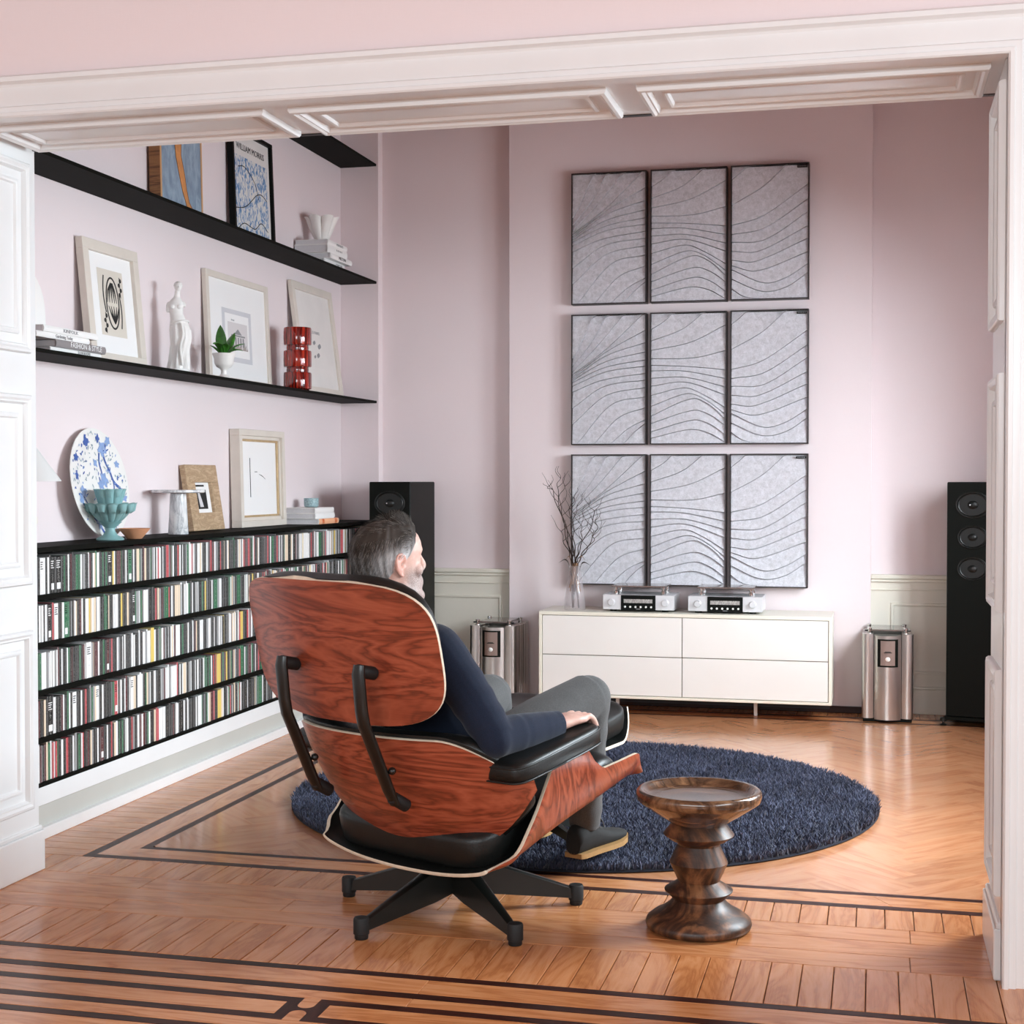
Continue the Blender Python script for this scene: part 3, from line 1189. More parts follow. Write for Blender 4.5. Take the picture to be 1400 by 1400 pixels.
def abs_extra(t, d, w, h):
    b = MB()
    b.box(-0.098, 0.098, 0.115, 0.375, d, d + 0.0006)
    b.obj('print_sheet', M['buff'], t, 0)
    b = MB()
    dd = d + 0.0008
    oval = [(0.048 * math.cos(a) + 0.004, 0.245 + 0.100 * math.sin(a)) for a in [2 * PI * i / 36 for i in range(37)]]
    strokes(b, oval, 0.0038, dd)
    strokes(b, [(-0.052 - 0.012 * math.sin(PI * i / 12), 0.205 + 0.145 * i / 12) for i in range(13)], 0.0036, dd)
    strokes(b, [(0.060 + 0.010 * math.sin(PI * i / 12), 0.150 + 0.135 * i / 12) for i in range(13)], 0.0036, dd)
    for k in range(5):                                  # drooping leaf at the top, upright one below
        a = rad(-46 + 23 * k)
        strokes(b, [(0.0 + 0.003 * k, 0.325), (0.0 + math.sin(a) * 0.035, 0.325 - 0.03), (math.sin(a) * 0.05, 0.325 - 0.078)], [0.003, 0.0046, 0.0015], dd)
        strokes(b, [(0.012, 0.165), (0.012 + math.sin(a) * 0.03, 0.165 + 0.03), (0.010 + math.sin(a) * 0.055, 0.165 + 0.068)], [0.003, 0.0050, 0.0015], dd)
    for sx, y0 in ((-0.060, 0.135), (0.072, 0.285)):
        for k in range(4):
            b.prism([(sx + 0.010 * math.cos(q) * (1 if k % 2 else -1) * 0.9 + (0.006 if k % 2 else -0.006), y0 + k * 0.019 + 0.009 * math.sin(q)) for q in [2 * PI * i / 8 for i in range(8)]], dd, dd + 0.0006)
        strokes(b, [(sx, y0 - 0.012), (sx, y0 + 0.07)], 0.0016, dd)
    b.obj('black_print', M['ink'], t, 0, label='black looping abstract plant shapes')


leaning_frame('abstract_print', 'wide pale frame with a black abstract plant print behind the book pile', 5.285, 0.432, 0.475, 1.660, 0.045, 0.042, 0.030, {'frame': M['frame_pale']}, extra=abs_extra)

# photograph of a grand building
t_ = NT('building_photograph')
v = t_.coord('Object', (1, 1, 1))
sp = t_.n('ShaderNodeSeparateXYZ')
t_.l(v, sp.inputs[0])
col = t_.ramp(t_.math('ADD', t_.math('MULTIPLY', sp.outputs[1], 4.0), t_.math('MULTIPLY', t_.noise(t_.coord('Object', (40, 18, 1)), 1.0, 4, 0.7), 0.55)), [(0.78, rgb(96, 88, 84)), (0.95, rgb(176, 166, 160)), (1.10, rgb(128, 122, 120)), (1.25, rgb(214, 210, 210))])
t_.l(col, t_.b.inputs['Base Color'])
t_.set(Roughness=0.5)
M['photo'] = t_.m
M['grey_mount'] = plain('grey_mount_card', rgb(206, 206, 210), 0.8, var=0.01)


def photo_extra(t, d, w, h):
    b = MB()
    b.box(-0.175, 0.150, 0.105, 0.350, d, d + 0.0006)
    b.obj('grey_mount', M['grey_mount'], t, 0)
    b = MB()
    b.box(-0.145, 0.120, 0.128, 0.328, d + 0.0006, d + 0.0012)
    b.obj('inner_mount', M['paper'], t, 0)
    b = MB()
    b.box(-0.118, 0.100, 0.165, 0.290, d + 0.0012, d + 0.0018)
    b.obj('photograph', M['photo'], t, 0, label='faded photograph of a grand building')
    b = MB()
    for k in range(5):                                  # the building: arcaded block with a pediment
        b.box(-0.07 + k * 0.028, -0.056 + k * 0.028, 0.180, 0.222, d + 0.0018, d + 0.0024)
    b.prism([(-0.05, 0.236), (0.035, 0.236), (-0.008, 0.262)], d + 0.0018, d + 0.0024)
    b.box(-0.085, 0.07, 0.226, 0.233, d + 0.0018, d + 0.0024)
    b.obj('printed_building', M['ink_grey'], t, 0)
    text('caption', 'PALAIS', 0.012, t, M['ink_grey'], (-0.06, 0.300, d + 0.0013), (0, 0, 0))


leaning_frame('photo_frame', 'broad cream frame around a small grey building photograph behind the potted plant', 6.500, 0.700, 0.503, 1.660, 0.022, 0.028, 0.022, {'frame': M['frame_pale']}, extra=photo_extra)


def cream_extra(t, d, w, h):
    b = MB()
    b.box(-0.13, 0.12, 0.15, 0.37, d, d + 0.0006)
    b.obj('print_sheet', M['buff'] if False else M['poster_paper'], t, 0)
    text('print_title', 'LES FORMES', 0.022, t, M['ink_grey'], (-0.005, 0.335, d + 0.001), (0, 0, 0))
    b = MB()
    for (x, y, r) in ((-0.04, 0.28, 0.016), (0.03, 0.265, 0.020), (0.0, 0.215, 0.018), (-0.05, 0.205, 0.012)):
        b.prism([(x + r * math.cos(q) * 1.2, y + r * math.sin(q) * (0.7 + 0.3 * math.sin(2 * q))) for q in [2 * PI * i / 9 for i in range(9)]], d + 0.0008, d + 0.0014)
    b.obj('faint_print', M['ink_grey'], t, 0)


leaning_frame('cream_frame', 'cream frame leaning steeply behind the red glass vase', 7.440, 0.578, 0.585, 1.660, 0.075, 0.040, 0.022, {'frame': M['frame_pale'], 'mount': M['poster_paper']}, extra=cream_extra)

# ---- books
def book(name, label, x0, x1, y0, y1, z0, z1, cover, group, rz=0.0, title=None, ts=0.014, tm=None, shift=0.0, sx=1.0, bands=None):
    """Lying book: spine towards +x, pages towards -y/+y/-x."""
    t = thing(name, label, 'book', ((x0 + x1) / 2, (y0 + y1) / 2, z0), rz, group)
    w, d, h = x1 - x0, y1 - y0, z1 - z0
    c = min(0.003, h * 0.12)
    b = MB()
    b.box(-w / 2, w / 2 - c, -d / 2 + 0.003, d / 2 - 0.003, c, h - c, 0.0006)
    b.obj('pages', M['page'], t)
    b = MB()
    b.box(-w / 2 - 0.002, w / 2, -d / 2, d / 2, 0, c, 0.0006)
    b.box(-w / 2 - 0.002, w / 2, -d / 2, d / 2, h - c, h, 0.0006)
    n = 7
    prof = [(w / 2 - c + 0.004 * math.sin(PI * i / (n - 1)) + c, h * i / (n - 1)) for i in range(n)]
    rows = [[(x, -d / 2, z) for x, z in prof], [(x, d / 2, z) for x, z in prof]]
    b.grid(rows)
    inner = [(w / 2 - c, 0), (w / 2 - c, h)]
    for yy in (-d / 2, d / 2):
        b.add([(x, yy, z) for x, z in prof] + [(w / 2 - c, yy, h), (w / 2 - c, yy, 0)], [tuple(range(n + 2))])
    b.obj('cover', cover, t)
    if bands:
        for (ya, yb, mt) in bands:
            b = MB()
            b.grid([[(x + 0.0006, ya, z) for x, z in prof], [(x + 0.0006, yb, z) for x, z in prof]])
            b.obj('spine_band', mt, t)
    if title:
        text('spine_title', title, ts, t, tm or M['ink'], (w / 2 + 0.0046, shift, h * 0.5), (PI / 2, 0, PI / 2), sx=sx)
    return t


G2 = 'books piled on the middle shelf'
book('book', 'dark white-spined book at the foot of the middle shelf pile', -2.877, -2.758, 4.590, 4.935, 1.6605, 1.6765, M['cover'], G2, title='SLOW ROOMS', ts=0.013, tm=M['ink_grey'], shift=0.05)['label'] = 'lowest white book of the pile beside the abstract print'
book('book', 'grey book spined FASHION & STYLE in the pile beside the abstract print', -2.875, -2.750, 4.615, 4.955, 1.677, 1.7035, M['cover_grey'], G2, title='FASHION & STYLE', ts=0.027, tm=M['ink_white'], shift=0.03)
book('book', 'white paperback with faint title lying directly on the grey style book', -2.878, -2.756, 4.500, 4.850, 1.704, 1.7235, M['cover'], G2, title='Gardening Today', ts=0.016, tm=M['ink_grey'], shift=0.0)
book('book', 'topmost white book of the pile beside the abstract print', -2.876, -2.752, 4.540, 4.905, 1.724, 1.7465, M['cover'], G2, title='KINFOLK', ts=0.016, tm=M['ink_grey'], shift=-0.01, sx=1.5)
G1 = 'books piled under the white tulip vase'
book('book', 'lowest white book under the white tulip vase', -2.930, -2.772, 7.245, 7.545, 2.330, 2.362, M['cover'], G1, title='L\'AMOUR', ts=0.022, tm=M['ink_grey'], shift=0.06)
book('book', 'thin white book with bold title jutting out below the thick patterned one', -2.930, -2.742, 7.255, 7.575, 2.3625, 2.390, M['cover'], G1, title='MILTON', ts=0.022, tm=M['ink'], shift=0.01, sx=1.3)
book('book', 'thick pale book with printed spine pattern, second in the tulip vase pile', -2.932, -2.752, 7.240, 7.530, 2.3905, 2.432, M['cover'], G1, title='* * * * *', ts=0.026, tm=M['ink_grey'], shift=0.02)
book('book', 'top white book directly beneath the white tulip vase', -2.928, -2.752, 7.240, 7.530, 2.4325, 2.458, M['cover'], G1, title='PORTRAITS', ts=0.016, tm=M['ink_grey'], shift=0.03, sx=1.2)
G3 = 'books piled under the blue cup'
book('book', 'lowest book of the cup pile, its spine banded in orange', -2.925, -2.735, 7.060, 7.345, 0.991, 1.0185, M['cover'], G3, bands=((-0.14, 0.14, M['peach']), (-0.095, -0.065, M['orange']), (0.085, 0.115, M['orange'])))
book('book', 'middle white book of the pile under the blue cup', -2.925, -2.752, 7.055, 7.330, 1.019, 1.046, M['cover'], G3)
book('book', 'top white book of the pile, carrying the blue cup', -2.925, -2.752, 7.055, 7.320, 1.0465, 1.074, M['cover'], G3)

# ---- white tulip vase (open tubes)
def tulip(name, label, loc, mat, tiers, foot):
    t = thing(name, label, 'vase', loc)
    if foot:
        b = MB()
        b.lathe(foot, 28)
        b.obj('pedestal', mat, t, 40)
    for (nt, r0, z0, r1, z1, w0, w1, bulge, off) in tiers:
        for k in range(nt):
            a = 2 * PI * (k + off) / nt
            ca, sa = math.cos(a), math.sin(a)
            rows = []
            for i in range(9):
                s = i / 8
                rr = r0 + (r1 - r0) * (s ** bulge)
                zz = z0 + (z1 - z0) * s
                wt = w0 + (w1 - w0) * math.sin(s * PI / 2) + (0.004 if i == 8 else 0) * (w1 / 0.02)
                rows.append([(ca * (rr + wt * 0.8 * math.cos(q)) - sa * wt * math.sin(q), sa * (rr + wt * 0.8 * math.cos(q)) + ca * wt * math.sin(q), zz + 0.25 * wt * math.cos(q) * s) for q in [2 * PI * j / 12 for j in range(12)]])
            top = rows[-1]
            cx = sum(p[0] for p in top) / 12
            cy = sum(p[1] for p in top) / 12
            for k2, (sc, dz) in enumerate(((0.82, 0.0), (0.72, -0.012), (0.5, -0.03))):
                rows.append([(cx + (p[0] - cx) * sc, cy + (p[1] - cy) * sc, p[2] + dz) for p in top])
            b = MB()
            b.grid(rows, cv=True)
            b.add(rows[-1], [tuple(range(12))])
            b.obj('tube', mat, t, 50)
    return t


tulip('tulip_vase', 'white ceramic vase of clustered open tubes standing on a pile of books', (-2.838, 7.385, 2.459), M['ceramic'], ((6, 0.012, 0.0, 0.064, 0.130, 0.017, 0.0295, 0.85, 0.3),), [(0.030, 0.0), (0.034, 0.01), (0.030, 0.02), (0.0, 0.022)])
tulip('tulip_bowl', 'teal footed bowl made of two tiers of open tubes, before the blue and white platter', (-2.800, 5.075, 0.9905), M['teal'], ((13, 0.020, 0.062, 0.083, 0.135, 0.010, 0.0185, 0.75, 0.0), (9, 0.018, 0.085, 0.046, 0.188, 0.010, 0.0165, 0.9, 0.4)),
      [(0.050, 0.0), (0.052, 0.004), (0.046, 0.010), (0.028, 0.018), (0.018, 0.034), (0.019, 0.046), (0.034, 0.060), (0.044, 0.068), (0.0, 0.072)])

# ---- statuette (generic draped standing figure without arms)
st = thing('statuette', 'white plaster draped standing torso statuette on the middle shelf', 'statuette', (-2.83, 5.700, 1.6605), rad(25))


def loft(mb, secs, n=20, wob=None):
    rows = []
    for i, (cx, cy, z, rx, ry) in enumerate(secs):
        row = []
        for j in range(n):
            a = 2 * PI * j / n
            k = 1.0 + (wob(a, i / (len(secs) - 1)) if wob else 0)
            row.append((cx + rx * k * math.cos(a), cy + ry * k * math.sin(a), z))
        rows.append(row)
    mb.grid(rows, cv=True)
    mb.add(rows[0], [tuple(range(n - 1, -1, -1))])
    mb.add(rows[-1], [tuple(range(n))])


b = MB()
b.lathe([(0.046, 0), (0.047, 0.003), (0.046, 0.016), (0.043, 0.018), (0, 0.018)], 28)
b.obj('plinth', M['plaster'], st)
b = MB()
drape = lambda a, s: 0.13 * math.sin(7 * a + 5 * s) * (1 - 0.45 * s) + 0.06 * math.sin(13 * a - 6 * s)
loft(b, [(0.002, 0, 0.014, 0.043, 0.040), (0.004, 0, 0.06, 0.041, 0.037), (0.008, -0.002, 0.105, 0.039, 0.036), (0.012, -0.004, 0.145, 0.041, 0.037), (0.012, -0.002, 0.180, 0.041, 0.034), (0.008, 0, 0.203, 0.038, 0.031), (0.004, 0, 0.216, 0.033, 0.027)], 40, drape)
loft(b, [(0.006, 0, 0.200, 0.036, 0.029), (0.002, 0, 0.222, 0.032, 0.026), (-0.003, 0, 0.244, 0.028, 0.0225), (-0.006, -0.001, 0.264, 0.029, 0.024), (-0.007, -0.002, 0.282, 0.032, 0.025), (-0.006, -0.001, 0.296, 0.030, 0.022), (-0.004, 0, 0.309, 0.020, 0.017), (-0.002, 0, 0.316, 0.014, 0.013), (0.000, -0.001, 0.334, 0.0115, 0.0115), (0.001, -0.002, 0.344, 0.012, 0.012)], 24)
for s in (-1, 1):
    b.sphere((-0.007 + s * 0.0135, -0.021, 0.276), (0.0105, 0.009, 0.0105), 12, 8)
b.tube([(-0.030, 0, 0.294), (-0.036, 0.0, 0.282), (-0.038, -0.002, 0.264), (-0.037, -0.003, 0.254)], [0.010, 0.0105, 0.0100, 0.008], 12)
b.tube([(0.019, 0, 0.296), (0.025, 0.0, 0.286), (0.027, 0.0, 0.277)], [0.010, 0.010, 0.008], 12)
# draped roll round the hips and a falling fold
b.tube(crv([(0.008 + 0.037 * math.cos(a), 0.030 * math.sin(a), 0.206 + 0.012 * math.cos(a + 0.6)) for a in [2 * PI * i / 12 for i in range(13)]], 3), 0.0042, 8)
b.tube(crv([(0.016, -0.036, 0.205), (0.022, -0.043, 0.16), (0.012, -0.044, 0.10), (0.020, -0.043, 0.03)], 6), 0.0055, 8)
# head turned to its left
b.sphere((0.003, -0.004, 0.360), (0.0155, 0.0195, 0.0205), 16, 12)
b.tube([(0.006, -0.021, 0.364), (0.0075, -0.0262, 0.355)], [0.002, 0.0032], 8)
b.sphere((0.000, 0.016, 0.362), (0.010, 0.011, 0.010), 10, 8)
for k in range(9):
    a = PI * k / 8
    b.sphere((0.003 + 0.015 * math.cos(a), 0.001, 0.364 + 0.0155 * math.sin(a)), 0.0042, 8, 6)
remeshed('figure', b, M['plaster'], 0.0016, 2, st)

# ---- white arch sculpture at the far left of the middle shelf
b = MB()
pts = [(-0.10, 0)] + [(-0.10 + 0.20 * (0.5 - 0.5 * math.cos(PI * i / 20)), 0.10 + 0.19 * math.sin(PI * i / 20) ** 0.8) for i in range(21)] + [(0.10, 0)]
b.prism(pts, 0, 0.045, lambda x, y, h: (h, x, y))
ar = thing('arch_sculpture', 'white rounded arch sculpture half hidden by the left jamb', 'sculpture', (-2.939, 4.685, 1.6605))
b.obj('arch_block', M['plaster'], ar, 40)
b = MB()
pts2 = [(x * 0.86, y * 0.93 + 0.0) for x, y in pts]
b.prism(pts2, 0.045, 0.058, lambda x, y, h: (h, x, y))
b.obj('raised_face', M['plaster'], ar, 40)

# ---- potted plant
pl = thing('potted_plant', 'small green broad-leaved plant in a white footed urn', 'plant', (-2.785, 6.055, 1.6605))
b = MB()
b.lathe([(0.030, 0), (0.031, 0.006), (0.024, 0.011), (0.014, 0.020), (0.0125, 0.034), (0.016, 0.042), (0.034, 0.054), (0.041, 0.066), (0.043, 0.088), (0.050, 0.106), (0.051, 0.111), (0.046, 0.111), (0.040, 0.100), (0.0, 0.098)], 32)
b.obj('urn', M['ceramic'], pl, 40)
b = MB()
b.lathe([(0.041, 0.0), (0.03, 0.006), (0.0, 0.008)], 20, (0, 0, 0.098))
b.obj('soil', M['floor_sub'], pl)
M['leaf'] = plain('green_leaf', rgb(58, 116, 40), 0.35, var=0.35, vscale=40, coat=0.2)
for k, (az, lean_, L, w) in enumerate(((-95, 10, 0.135, 0.026), (75, 34, 0.130, 0.024), (35, 62, 0.11, 0.019), (-86, 78, 0.145, 0.016), (92, 82, 0.145, 0.016), (180, 55, 0.08, 0.016), (-60, 66, 0.105, 0.018), (20, 80, 0.09, 0.014), (120, 60, 0.10, 0.017))):
    b = MB()
    rows = []
    uv = []
    a = rad(az)
    p = Vector((0.008 * math.cos(a), 0.008 * math.sin(a), 0.10))
    th = rad(lean_ * 0.35)
    for i in range(10):
        s = i / 9
        wd = w * (math.sin(PI * min(1, s * 0.97 + 0.03)) ** 0.8) * (1 if s < 0.9 else 0.7) + 0.0012
        side = Vector((-math.sin(a), math.cos(a), 0))
        d = Vector((math.sin(th) * math.cos(a), math.sin(th) * math.sin(a), math.cos(th)))
        nrm = side.cross(d)
        rows.append([p - side * wd + nrm * wd * 0.35, p - side * wd * 0.5 + nrm * wd * 0.08, p, p + side * wd * 0.5 + nrm * wd * 0.08, p + side * wd + nrm * wd * 0.35])
        p = p + d * (L / 9)
        th += rad(lean_ * 1.25) / 9
    b.grid(rows)
    me_o = b.obj('leaf', M['leaf'], pl, 60, recalc=False)
    sm = me_o.modifiers.new('thick', 'SOLIDIFY')
    sm.thickness = 0.0012

# ---- red ribbed glass vase
t_ = NT('red_glass')
nz = t_.noise(t_.coord('Object', (90, 90, 5)), 1.0, 3, 0.6)
t_.l(t_.ramp(nz, [(0.34, rgb(36, 10, 8)), (0.48, rgb(128, 22, 14)), (0.60, rgb(196, 50, 32)), (0.75, rgb(232, 92, 64))]), t_.b.inputs['Base Color'])
t_.set(Roughness=0.06)
t_.b.inputs['Transmission Weight'].default_value = 0.25
t_.b.inputs['Coat Weight'].default_value = 1.0
M['red_glass'] = t_.m
rv = thing('red_vase', 'tall ruby red glass vase of three ribbed drums', 'vase', (-2.79, 6.925, 1.6605))
rib = lambda a, r, z: 1 + 0.018 * abs(math.sin(11 * a)) if r > 0.055 else 1
for k in range(3):
    z0 = 0.003 + k * 0.108
    b = MB()
    b.lathe([(0.052, z0), (0.066, z0 + 0.004), (0.068, z0 + 0.010), (0.068, z0 + 0.078), (0.066, z0 + 0.084), (0.052, z0 + 0.088)] if k < 2 else [(0.052, z0), (0.066, z0 + 0.004), (0.068, z0 + 0.010), (0.068, z0 + 0.084), (0.066, z0 + 0.090), (0.060, z0 + 0.091), (0.056, z0 + 0.082), (0.050, z0 + 0.02), (0, z0 + 0.018)], 66, flute=rib)
    b.obj('drum', M['red_glass'], rv, 30)
    if k < 2:
        b = MB()
        b.lathe([(0.054, z0 + 0.087), (0.0555, z0 + 0.098), (0.054, z0 + 0.109)], 32, cap=False)
        b.obj('neck', M['red_glass'], rv, 60)
b = MB()
b.lathe([(0.055, 0.0), (0.058, 0.003), (0.0, 0.004)], 32)
b.obj('foot', M['red_glass'], rv)

# ---- table lamp
lp = thing('table_lamp', 'cream table lamp with a wide white cone shade half behind the left jamb', 'lamp', (-2.802, 4.475, 0.9905))
b = MB()
fac = lambda a, r, z: 1 + 0.04 * math.cos(6 * a + z * 14)
b.lathe([(0.034, 0), (0.036, 0.003), (0.046, 0.045), (0.054, 0.085), (0.052, 0.10), (0.036, 0.15), (0.022, 0.185), (0.016, 0.195), (0, 0.196)], 36, flute=fac)
M['lamp_base'] = plain('cream_stoneware', rgb(232, 224, 204), 0.5, var=0.03, vscale=30)
b.obj('lamp_base', M['lamp_base'], lp, 25)
b = MB()
b.tube([(0, 0, 0.195), (0, 0, 0.325)], 0.006, 8)
b.obj('stem', M['steel'], lp)
b = MB()
b.lathe([(0.133, 0.222), (0.134, 0.2225), (0.046, 0.345), (0.045, 0.346), (0.044, 0.345), (0.132, 0.2225), (0.133, 0.222)], 40, cap=False)
M['shade'] = plain('white_lamp_shade', rgb(228, 228, 226), 0.7, var=0.02)
b.obj('lamp_shade', M['shade'], lp, 40)
b = MB()
b.sphere((0, 0, 0.285), (0.026, 0.026, 0.034), 14, 10)
b.obj('bulb', M['ceramic'], lp)
# ---- platter
pt = thing('platter', 'round white platter painted with blue flowering branches, leaning on the wall', 'plate', (0, 0, 0))
R_ = 0.212
ang = math.asin(0.070 / (2 * R_))
pt.location = (-2.864, 5.150, 0.994)
pt.rotation_euler = Matrix((Vector((0, 1, 0)), Vector((-math.sin(ang), 0, math.cos(ang))), Vector((math.cos(ang), 0, math.sin(ang))))).transposed().to_euler()
b = MB()
b.lathe([(0.0, 0.008), (0.12, 0.008), (0.14, 0.010), (0.150, 0.014), (0.205, 0.019), (R_, 0.019), (R_ + 0.001, 0.0165), (0.200, 0.013), (0.145, 0.006), (0.12, 0.0), (0.0, 0.0)], 56, (0, R_, 0))
b.obj('dish', M['ceramic'], pt, 40)
M['blue1'] = plain('cobalt_glaze', rgb(62, 94, 164), 0.3, var=0.12, vscale=60)
M['blue2'] = plain('pale_blue_glaze', rgb(138, 164, 208), 0.3, var=0.12, vscale=60)
M['sage'] = plain('grey_green_glaze', rgb(150, 168, 176), 0.3, var=0.1, vscale=60)
pd = MB(); p2 = MB(); p3 = MB()
r = random.Random(5)
zof = lambda x, y: np.interp(math.hypot(x, y - R_), [0, 0.12, 0.14, 0.15, 0.205], [0.0085, 0.0085, 0.0105, 0.0145, 0.0195])


def pstroke(mb, pts, w):
    pts = [(p.x, p.y) for p in crv([(x, y, 0) for x, y in pts], 5)]
    n = len(pts)
    for i in range(n - 1):
        (x0, y0), (x1, y1) = pts[i], pts[i + 1]
        l = math.hypot(x1 - x0, y1 - y0) or 1
        nx, ny = -(y1 - y0) / l * w, (x1 - x0) / l * w
        q = [(x0 + nx, y0 + ny), (x1 + nx, y1 + ny), (x1 - nx, y1 - ny), (x0 - nx, y0 - ny)]
        mb.add([(x, y, zof(x, y) + 0.0004) for x, y in q], [(0, 1, 2, 3)])


def blot(mb, x, y, rx, ry, a, petals=0):
    n = 14
    pts = []
    for i in range(n):
        q = 2 * PI * i / n
        k = 1 + (0.3 * math.cos(petals * q) if petals else 0)
        u, w = rx * k * math.cos(q), ry * k * math.sin(q)
        X, Y = x + u * math.cos(a) - w * math.sin(a), y + u * math.sin(a) + w * math.cos(a)
        pts.append((X, Y, zof(X, Y) + 0.0005))
    mb.add(pts, [tuple(range(n))])


pstroke(pd, [(0.04, 0.33), (0.03, 0.29), (0.038, 0.25), (0.03, 0.21)], 0.005)
pstroke(pd, [(0.065, 0.34), (0.075, 0.30), (0.10, 0.26), (0.118, 0.22), (0.15, 0.19), (0.17, 0.165)], 0.006)
pstroke(pd, [(0.118, 0.22), (0.115, 0.19), (0.10, 0.17)], 0.004)
pstroke(pd, [(-0.17, 0.17), (-0.13, 0.165), (-0.10, 0.13)], 0.004)
pstroke(pd, [(-0.08, 0.08), (-0.05, 0.05), (-0.03, 0.02)], 0.006)
for (x, y, s, pet, mb) in ((-0.06, 0.37, 0.024, 4, pd), (0.06, 0.345, 0.030, 5, p2), (0.05, 0.225, 0.030, 5, p2), (0.02, 0.205, 0.022, 5, p2), (0.0, 0.29, 0.016, 4, p2), (0.15, 0.285, 0.016, 5, p2), (-0.15, 0.31, 0.018, 5, pd), (-0.16, 0.24, 0.016, 5, pd), (-0.12, 0.18, 0.026, 5, p2), (-0.15, 0.15, 0.022, 4, p2), (0.04, 0.165, 0.022, 4, p2), (0.17, 0.15, 0.016, 4, p2), (0.03, 0.385, 0.016, 4, pd), (0.10, 0.375, 0.020, 5, p2), (-0.05, 0.055, 0.022, 5, p2), (0.08, 0.06, 0.016, 4, p2)):
    blot(mb, x, y, s, s * 0.8, r.random() * 3, pet)
for k in range(210):
    a = r.random() * 2 * PI
    q = 0.198 * math.sqrt(r.random())
    if q < 0.08 and r.random() < 0.5:
        continue
    blot(r.choice((p2, p3, p3, pd)), q * math.cos(a), R_ + q * math.sin(a), 0.004 + 0.006 * r.random(), 0.002 + 0.002 * r.random(), r.random() * 3)
for mb, mt, nm in ((p3, M['sage'], 'painted_leaves'), (p2, M['blue2'], 'painted_blossom'), (pd, M['blue1'], 'painted_branches')):
    mb.obj(nm, mt, pt, 0, recalc=False, kind='stuff')

# ---- terracotta bowl, cake stand, cup
b = MB()
b.lathe([(0.028, 0), (0.030, 0.002), (0.058, 0.036), (0.061, 0.040), (0.057, 0.040), (0.030, 0.010), (0, 0.008)], 36)
tag(b.obj('terracotta_bowl', M['terracotta'], loc=(-2.778, 5.222, 0.9905)), 'shallow terracotta bowl beside the teal footed bowl', 'bowl')
t_ = NT('grey_veined_marble')
nz = t_.noise(t_.coord('Object', (7, 7, 4)), 2.0, 6, 0.6, 1.4)
vein = t_.math('ABSOLUTE', t_.math('SUBTRACT', nz, 0.5))
t_.l(t_.ramp(vein, [(0.0, rgb(176, 178, 182)), (0.05, rgb(216, 217, 218)), (0.16, rgb(234, 234, 233))]), t_.b.inputs['Base Color'])
t_.set(Roughness=0.2)
M['marble'] = t_.m
cs = thing('cake_stand', 'white veined marble cake stand with a conical foot', 'cake stand', (-2.826, 5.690, 0.9905))
b = MB()
b.lathe([(0.041, 0), (0.042, 0.002), (0.033, 0.170), (0.030, 0.172), (0, 0.172)], 36)
b.obj('foot', M['marble'], cs)
b = MB()
b.lathe([(0.0, 0.172), (0.105, 0.172), (0.110, 0.175), (0.110, 0.183), (0.108, 0.185), (0, 0.185)], 44)
b.obj('plate', M['marble'], cs)
M['blue_cup'] = plain('speckled_blue_glaze', rgb(150, 176, 180), 0.35, var=0.35, vscale=140)
b = MB()
b.lathe([(0.030, 0), (0.036, 0.004), (0.038, 0.014), (0.038, 0.046), (0.036, 0.047), (0.034, 0.044), (0.033, 0.010), (0, 0.008)], 32)
tag(b.obj('cup', M['blue_cup'], loc=(-2.842, 7.235, 1.0745)), 'small speckled pale blue cup on the book pile', 'cup')


# ---- two frames on the unit
def rustic_extra(t, d, w, h):
    b = MB()
    b.box(-0.075, 0.065, 0.075, 0.215, d, d + 0.0006)
    b.obj('print_sheet', M['paper'], t, 0)
    b = MB()
    b.box(-0.052, 0.042, 0.096, 0.182, d + 0.0006, d + 0.0012)
    b.obj('dark_photograph', M['ink'], t, 0, label='small black photograph')
    b = MB()
    b.prism([(-0.045, 0.175), (-0.030, 0.18), (-0.012, 0.14), (0.0, 0.105), (-0.035, 0.105)], d + 0.0012, d + 0.0018)
    b.obj('pale_figure', M['page'], t, 0)
    b = MB()
    b.box(-0.052, 0.03, 0.196, 0.204, d + 0.0006, d + 0.0012)
    b.obj('printed_line', M['ink'], t, 0)


leaning_frame('rustic_frame', 'small rustic driftwood frame with a dark photograph behind the cake stand', 6.080, 0.315, 0.292, 0.990, 0.046, 0.078, 0.026, {'frame': M['frame_rustic']}, extra=rustic_extra)


def tall_extra(t, d, w, h):
    for (ins, wd, z0, z1, mt, nm) in ((0.030, 0.016, d, d + 0.016, M['frame_pale'], 'inner_step'), (0.046, 0.010, d, d + 0.010, M['frame_gold'], 'gold_slip')):
        for bx in ((-w / 2 + ins, w / 2 - ins, ins, ins + wd), (-w / 2 + ins, w / 2 - ins, h - ins - wd, h - ins), (-w / 2 + ins, -w / 2 + ins + wd, ins, h - ins), (w / 2 - ins - wd, w / 2 - ins, ins, h - ins)):
            b = MB()
            b.box(*bx, z0, z1, 0.001)
            b.obj(nm, mt, t)
    b = MB()
    b.box(-0.10, 0.09, 0.145, 0.330, d, d + 0.002)
    b.obj('raised_sheet', M['paper'], t, 0)
    b = MB()
    b.box(-0.1025, -0.1005, 0.142, 0.330, d, d + 0.0025)  # black strip along the sheet's edge: its shadow put in as colour
    b.box(-0.05, -0.02, 0.262, 0.265, d + 0.002, d + 0.0026)
    strokes(b, [(0.0, 0.252), (0.03, 0.246), (0.055, 0.238), (0.075, 0.228)], [0.0006, 0.0018, 0.0012, 0.0006], d + 0.002)
    b.obj('ink_and_shadow_line', M['ink'], t, 0)


leaning_frame('tall_frame', 'deep cream shadow-box frame with a tiny line drawing on white', 6.712, 0.542, 0.464, 0.990, 0.012, 0.030, 0.052, {'frame': M['frame_pale']}, extra=tall_extra)

